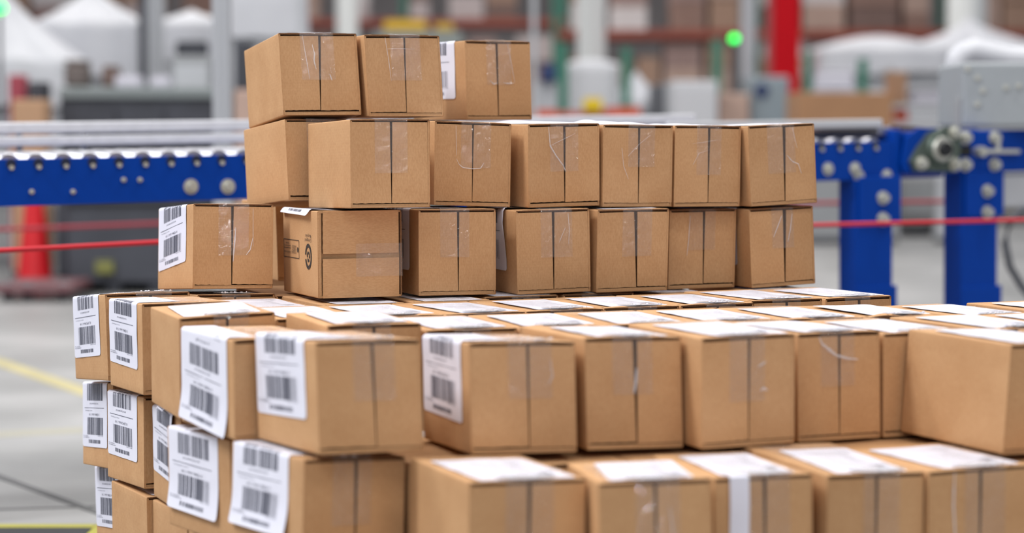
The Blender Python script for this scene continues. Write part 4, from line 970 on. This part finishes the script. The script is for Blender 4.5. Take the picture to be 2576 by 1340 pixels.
pole('dark_post',352,372,10.2,2.4,M_dark,'dark narrow post immediately left of the pale grey post','post')
pole('steel_pole',1336,1350,8.0,2.4,M_lgrey,'thin grey pole rising right beside the top tier','pole',False)
pole('steel_pole',1863,1900,11.5,3,M_lgrey,'pale grey pole right of the green light','pole',False)
# red post
r_=pole('red_post',1942,2006,10.5,3,M_red,'thick red post rising behind the right of the pile','post')
bm=bmesh.new(); bx(bm,-.17,-.118,-.03,.03,.012,3,.004); bm_obj('guard_strip',bm,mat('faded_red',srgb(178,74,80),.5),r_)

# signal lights
def signal(px,py,Y,lab):
    p=at(px,py,Y); r=empty('signal_light',(p.x,Y,0),0,lab,'light','green signal lights')
    bm=bmesh.new(); cyl(bm,(0,0,.0),(0,0,p.z-.03),.012,n=12); bm_obj('stem',bm,M_dark,r)
    bm=bmesh.new(); cyl(bm,(0,0,p.z-.03),(0,0,p.z-.015),.03,n=16); bm_obj('collar',bm,M_dark,r)
    bm=bmesh.new(); bmesh.ops.create_uvsphere(bm,u_segments=20,v_segments=12,radius=.036,matrix=Matrix.Translation((0,0,p.z))); o=bm_obj('lens',bm,M_led,r,smooth=True); o['label']='glowing green lens'
signal(1847,98,20,'green glowing signal light above the right half of the pile')
signal(-2,22,13.2,'green glowing signal light cut by the left picture edge')

# draped tarpaulins
def tarp(px,pyt,Y,hw,drop,lab,seed,ex=1.0,skirt=.35,dy=None,mm=None,prof=.75):
    k=far(px,Y); Y*=k; hw*=k; drop*=k; skirt*=k
    p=at(px,pyt,Y); dy=dy or hw*.8
    r=empty('covered_machine',(p.x,Y,0),0,lab,'machine','white tarpaulin covered machines')
    vs=[];fs=[]; na,nr=56,20
    for j in range(nr+1):
        q=j/nr
        for i in range(na):
            t=2*PI*i/na; c,s=math.cos(t),math.sin(t); sq=1/max(abs(c),abs(s))**.75
            if q<.7: rad=q/.7; z=p.z-drop*rad**prof
            else: rad=1+.04*(q-.7)/.3; z=p.z-drop-skirt*(q-.7)/.3
            f=.05*math.sin(t*9+seed)*rad+.04*noise.noise(Vector((c*3+seed,s*3,q*4)))
            vs.append((rad*sq*c*hw*ex*(1+f*.5),rad*sq*s*dy*(1+f*.5),z+f*drop*.5))
    for j in range(nr):
        for i in range(na): a=j*na+i;b=j*na+(i+1)%na; fs.append((a,a+na,b+na,b))
    raw_obj('tarpaulin',vs,fs,mm or M_tarp,r,smooth=True)
    for sx_ in (-1,1):
        for sy_ in (-1,1):
            bm=bmesh.new(); x=sx_*hw*ex*.88;y=sy_*dy*.88; bx(bm,x-.02,x+.02,y-.02,y+.02,0,p.z-drop-.02,.003); bm_obj('leg',bm,M_lgrey,r)
    bm=bmesh.new(); bx(bm,-hw*ex*.85,hw*ex*.85,-dy*.8,dy*.8,.35,p.z-drop-skirt*.6,.02); bm_obj('machine_body',bm,M_lgrey,r)
    return r
tarp(10,-40,10.05,.36,.36,'white tarpaulin canopy at the far left under the green light',1,skirt=.2)
tarp(232,-40,10.75,.275,.20,'white peaked tarpaulin left of the grey post',2,skirt=.26)
tarp(482,22,11.3,.19,.07,'low white tarpaulin between the grey post and the aluminium post',3,skirt=.2)
tarp(665,-70,10.0,.19,.1,'white square tarpaulin right of the aluminium post',4,skirt=.2)
tarp(1487,150,9.2,.115,.02,'white wrapped machine behind the gap right of the top tier',5,skirt=.2,prof=2)
tarp(1600,175,9.8,.13,.14,'sloping white tarpaulin left of the pale cabinet',6,skirt=.06)
tarp(2205,90,10.7,.335,.073,'wide white tarpaulin behind the big flat carton',7,skirt=.12,prof=1.6)
tarp(2440,40,11.4,.53,.21,'white tarpaulin sweeping down behind the grey cabinet',8,skirt=.1,prof=.6)

# workbench, far left
r_,O=root_at('work_bench',340,9.0,'dark grey workbench with drawers at the left, behind the conveyor rails','bench')
gbox('bench_top',148,545,219,248,9.0,.6,mat('bench_grey',srgb(132,140,140),.5),r_,.01,org=O)
fbox('cabinet',150,545,248,9.02,.55,M_dark,r_,.01,org=O)
for i in range(3): gbox('drawer',180+i*120,290+i*120,275,330,9.005,.02,M_dark,r_,.004,org=O)
def item(nm,px0,px1,py0,py1,Y,m,lab,cat,dep=.15,extra=None,bev=.02,m2=None):
    k=far(px0,Y); Y*=k; dep*=k; bev*=k
    a=at(px0,py1,Y);b=at(px1,py0,Y); w=b.x-a.x;h=b.z-a.z; r=empty(nm,((a.x+b.x)/2,Y,a.z),0,lab,cat)
    bm=bmesh.new(); bx(bm,-w/2,w/2,0,dep,0,h*.86,min(bev,w*.2,h*.2)); bm_obj('body',bm,m,r)
    bm=bmesh.new(); bx(bm,-w*.46,w*.46,dep*.04,dep*.96,h*.86,h,min(bev*.7,w*.1,h*.05)); bm_obj('lid',bm,m2 or m,r); return r
def floor_item(nm,px0,px1,py0,Y,m,lab,cat,dep=.4,m2=None,bev=.015,door=True):
    k=far(px0,Y); Y*=k; dep*=k
    a=at(px0,py0,Y);b=at(px1,py0,Y); w=b.x-a.x;h=a.z; r=empty(nm,((a.x+b.x)/2,Y,0),0,lab,cat)
    bm=bmesh.new(); bx(bm,-w/2,w/2,0,dep,.04,h,min(bev,w*.15)); bm_obj('body',bm,m,r)
    bm=bmesh.new(); bx(bm,-w*.45,w*.45,.02,dep-.02,0,.05,.004); bm_obj('plinth',bm,M_dark,r)
    if door:
        bm=bmesh.new(); bx(bm,-w*.44,w*.44,-.012,0,.12,h*.96,.004); d_=bm_obj('door',bm,m2 or m,r)
        bm=bmesh.new(); bx(bm,w*.34,w*.38,-.03,-.012,h*.5,h*.62,.003); bm_obj('handle',bm,M_bolt,d_)
    return r
item('equipment_box',160,215,150,218,9.1,mat('taupe_plastic',srgb(108,98,94),.6),'taupe box standing on the left of the dark workbench','box')
item('equipment_box',255,290,165,218,9.1,mat('umber_plastic',srgb(112,92,84),.6),'small brown box on the workbench','box')
item('white_bag',288,352,190,219,9.05,M_pale,'rounded white bag bundle on the workbench, left of the grey post','bag',.12,bev=.05)
item('white_bag',378,425,192,219,9.05,M_pale,'smaller white bundle on the workbench by the grey post','bag',.12,bev=.04)
item('monitor',440,522,103,140,9.7,M_dark,'dark monitor hanging over the right end of the workbench','monitor',.06)
floor_item('parts_shelf',432,530,140,9.64,M_grey,'grey shelf cabinet beneath the dark monitor','cabinet',.3,M_lgrey)
floor_item('dark_cabinet',588,625,102,9.2,M_dark,'narrow dark cabinet right of the aluminium post','cabinet',.3)
floor_item('cardboard_bin',588,640,225,8.8,M_fcard[2],'pinkish cardboard bin between the aluminium post and the pile','bin',.3,door=False)
floor_item('red_bin',20,60,188,8.95,mat('dusty_red',srgb(156,64,78),.6),'tall dusty red bin at the far left above the rails','bin',.1,door=False)
floor_item('cardboard_bin',28,112,250,8.75,mat('tan_bin',srgb(186,148,116),.8),'low cardboard bin below the red bin','bin',.15,door=False)
floor_item('grey_cabinet',72,114,205,9.0,M_dark,'dark grey cabinet between the red bin and the workbench','cabinet',.12)
# under the conveyor, left
r_,O=root_at('bulk_bin',275,8.0,'large dark grey bulk bin on feet beneath the left conveyor','bin')
gbox('body',168,420,500,715,8.0,.6,mat('slate_plastic',srgb(70,72,80),.55,noise_amt=.15,scale=5),r_,.02,org=O)
gbox('rim',160,430,495,512,7.97,.66,M_dark,r_,.008,org=O)
for px in (185,290,395):
    a=at(px-22,715,8.0*1.4); bm=bmesh.new(); bx(bm,a.x-O.x,a.x-O.x+.07,.02,.55,0,a.z-.001,.006); bm_obj('foot',bm,M_dark,r_)
floor_item('grey_upright',140,166,470,8.6,M_dark,'dark upright channel left of the bulk bin','post',.08,door=False)
floor_item('white_crate',322,398,690,8.6,M_lgrey,'pale grey crate on the floor beside the bulk bin','crate',.3,door=False)
item('yellow_tag',238,285,655,690,7.96,mat('olive',srgb(130,130,70),.6),'olive yellow tag on the bulk bin','tag',.02)
# pallet truck / dolly
r_,O=root_at('hand_dolly',90,10.6,'low dusty red hand dolly on casters near the traffic cone','dolly')
gbox('deck',-20,180,716,738,10.6,.5,mat('dusty_pink',srgb(112,74,78),.6),r_,.008,org=O)
for px in (8,58,150):
    a=at(px,760,10.6); z=at(px,738,10.6).z
    bm=bmesh.new(); cyl(bm,(a.x-O.x-.02,.1,.05),(a.x-O.x+.02,.1,.05),.048,n=20); w_=bm_obj('caster_wheel',bm,M_dark,r_)
    bm=bmesh.new(); bx(bm,a.x-O.x-.03,a.x-O.x+.03,.07,.13,.06,max(z,.09),.004); bm_obj('fork',bm,M_grey,r_)

# yellow things beyond the top tier
item('yellow_tote',700,752,62,87,11,M_yellow,'yellow tote peeking above the left top tier carton','tote')
item('yellow_tote',965,1072,50,77,14,mat('amber_plastic',srgb(222,178,40),.5),'amber yellow tote above the middle top tier carton','tote')
item('yellow_tote',1095,1140,58,77,14,mat('amber_plastic2',srgb(206,170,60),.5),'small amber tote right of the larger amber one','tote')
floor_item('metal_shelving',940,1160,78,13.9,mat('shelf_grey',srgb(140,146,142),.5),'grey metal shelving carrying the amber totes','shelf',.4,door=False)
floor_item('metal_shelving',690,760,88,10.9,M_lgrey,'pale shelving carrying the yellow tote','shelf',.3,door=False)

# right hand machines
for px0,px1,pyt,l_ in ((1404,1428,112,'left of the white wrapped machine'),(1563,1586,120,'right of the white wrapped machine'),(1790,1814,98,'just left of the green signal light'),(2022,2040,128,'right beside the red post'),(2158,2180,148,'in front of the wide white tarpaulin')):
    Y=9.75 if px0==1790 else 9.0; pole('green_guard_post',px0,px1,Y,at(px0,pyt,Y).z,M_green,'green guard post '+l_,'post')
r_,O=root_at('orange_barrier',1480,8.6,'orange red barrier rail low behind the second tier','barrier')
gbox('rail',1350,1402,276,303,8.6,.05,M_orange,r_,.006,org=O); gbox('rail',1520,1612,270,303,8.6,.05,M_orange,r_,.006,org=O); gbox('rail',1400,1525,280,303,8.62,.04,mat('dull_red',srgb(196,96,84),.6),r_,.004,org=O)
for px in (1355,1600): 
    a=at(px,300,8.6*1.95); bm=bmesh.new(); bx(bm,a.x-O.x,a.x-O.x+.05,0,.05,0,a.z,.004); bm_obj('leg',bm,M_orange,r_)
item('yellow_bucket',1468,1516,246,280,8.55,M_yellow,'bright yellow bucket on top of the orange barrier','bucket',.08)
floor_item('control_box',1640,1690,212,9.4,mat('charcoal',srgb(96,98,104),.6),'charcoal box between white tarpaulin and pale cabinet','cabinet',.25)
floor_item('white_cabinet',1690,1806,203,8.8,mat('off_white',srgb(206,208,212),.5),'off white cabinet behind the right of the second tier','cabinet',.35)
floor_item('cardboard_stack',1808,1885,235,9.0,M_fcard[2],'tall pale carton stack beside the off white cabinet','box',.3,door=False)
floor_item('instrument_cabinet',1885,1985,192,9.1,M_teal,'grey blue instrument cabinet with a round navy dial','cabinet',.3)
a=at(1916,228,9.1*1.95-.015); bm=bmesh.new(); r_=empty('round_dial',(a.x,9.1*1.95-.0125,a.z),0,'round navy dial on the grey blue instrument cabinet','dial'); cyl(bm,(0,-.012,0),(0,0,0),.06,n=24); bm_obj('bezel',bm,M_dark,r_); bm=bmesh.new(); cyl(bm,(0,-.02,0),(0,-.012,0),.052,n=24); bm_obj('dial_face',bm,M_navy,r_)
item('dark_blue_bag',1360,1400,160,205,9.4,M_navy,'small dark blue bundle beside the thin grey pole','bag')
floor_item('grey_bench',1352,1404,205,9.5,M_lgrey,'pale bench carrying the dark blue bundle','bench',.3,door=False)
# big cartons
r_,O=root_at('open_carton',2130,8.2,'big flat brown carton behind the right end of the second tier','box')
gbox('body',2006,2246,232,345,8.2,.35,mat('kraft',srgb(178,134,98),.8,noise_amt=.05,scale=4),r_,.006,org=O)
gbox('flap',2228,2282,180,262,8.25,.02,mat('kraft2',srgb(170,132,104),.8),r_,.003,org=O)
item('orange_crate',2248,2286,274,306,8.63,M_orange,'orange red crate beside the big flat carton','crate',.1)
r_,O=root_at('white_frame_cart',2345,8.6,'cart of thin white frames left of the grey control cabinet','cart')
for px in (2236,2426):
    fbox('upright',px,px+12,165,8.6,.03,M_lgrey,r_,.003,org=O)
for py in (172,215,262,306): gbox('shelf',2240,2430,py,py+9,8.6,.3,M_lgrey,r_,.003,org=O)
item('white_basket',2295,2390,229,260,8.62,M_pale,'white basket on the frame cart','basket',.14)
item('film_roll',2050,2150,176,229,9.93,M_pale,'pale film roll stack behind the big flat carton','roll',.05,bev=.04)
floor_item('white_counter',2040,2280,230,9.9,M_lgrey,'white counter behind the big flat carton','counter',.12,door=False)
floor_item('work_table',2010,2242,345,8.22,M_grey,'grey table carrying the big flat carton','table',.3,door=False)
# grey control cabinet on the conveyor drive end
Yc=5.95
r_,O=root_at('control_cabinet',2600,Yc,'grey control cabinet above the blue drive end at the right edge','cabinet')
gbox('housing',2422,2720,157,318,Yc,.35,mat('cabinet_grey',srgb(158,164,168),.45,noise_amt=.03),r_,.008,org=O)
gbox('conduit',2408,2424,245,322,Yc+.02,.03,M_grey,r_,.003,org=O)
for px,py in ((2433,173),(2530,220),(2562,216),(2458,196),(2472,228),(2458,262)):
    a=at(px,py,Yc); bm=bmesh.new(); cyl(bm,(a.x-O.x,-.006,a.z),(a.x-O.x,0,a.z),.007,n=12); bm_obj('screw',bm,M_bolt,r_)
# white hose elbow arching over its left corner
bm=bmesh.new(); pts=[at(*q) for q in ((2470,250,6.5),(2425,215,6.5),(2405,180,6.5),(2408,152,6.5),(2425,134,6.5),(2452,127,6.5),(2485,134,6.5),(2540,146,6.5),(2720,152,6.5))]
out=[]
for i in range(len(pts)-1):
    for k in range(6): out.append(pts[i].lerp(pts[i+1],k/6))
out.append(pts[-1]); tube(bm,out,.034,18); o=bm_obj('white_hose',bm,M_tarp,smooth=True); tag(o,'thick white hose bending over the top of the grey control cabinet','hose')
# below the right conveyor
floor_item('pale_column_leg',2240,2262,440,8.3,M_lgrey,'pale machine leg right of the nearer blue leg','leg',.06,door=False)
floor_item('pale_column_leg',2358,2388,440,8.3,M_lgrey,'pale machine leg left of the farther blue leg','leg',.06,door=False)
floor_item('floor_machine',2262,2356,448,9.5,mat('mid_grey',srgb(128,126,126),.5),'mid grey machine between the two blue legs','machine',.3,M_grey)
floor_item('black_tote',2266,2352,570,8.8,M_black,'black tote on the floor between the blue legs','tote',.3,door=False)
floor_item('junction_machine',2058,2140,462,9.3,mat('warm_grey',srgb(156,150,146),.5),'warm grey machine base left of the nearer blue leg','machine',.3,M_grey)
floor_item('drain_bin',2062,2150,535,13.0,mat('olive_grey',srgb(150,150,128),.5),'olive grey floor bin left of the nearer blue leg','bin',.3,door=False)
p=at(2108,480,9.3*1.95-.014); r_=empty('indicator_lamp',(p.x,9.3*1.95-.0145,p.z),0,'small orange indicator lamp on the warm grey machine','lamp')
bm=bmesh.new(); cyl(bm,(0,0,0),(0,-.012,0),.032,n=16); bm_obj('bezel',bm,M_dark,r_); bm=bmesh.new(); bmesh.ops.create_uvsphere(bm,u_segments=16,v_segments=10,radius=.022,matrix=Matrix.Translation((0,-.014,0))); bm_obj('lens',bm,M_oled,r_,smooth=True)
floor_item('far_machine',2500,2640,455,10,mat('mid_grey2',srgb(138,136,134),.5),'grey machine beyond the farther blue leg at the right edge','machine',.3)
bm=bmesh.new(); tube(bm,[at(*q) for q in ((2600,500,7),(2540,560,7),(2528,610,7),(2540,670,7),(2570,720,7),(2620,780,7),(2760,830,7))],.012,10); o=bm_obj('grey_cable',bm,M_dark,smooth=True); tag(o,'dark grey cable hanging in a curve at the right edge','cable')
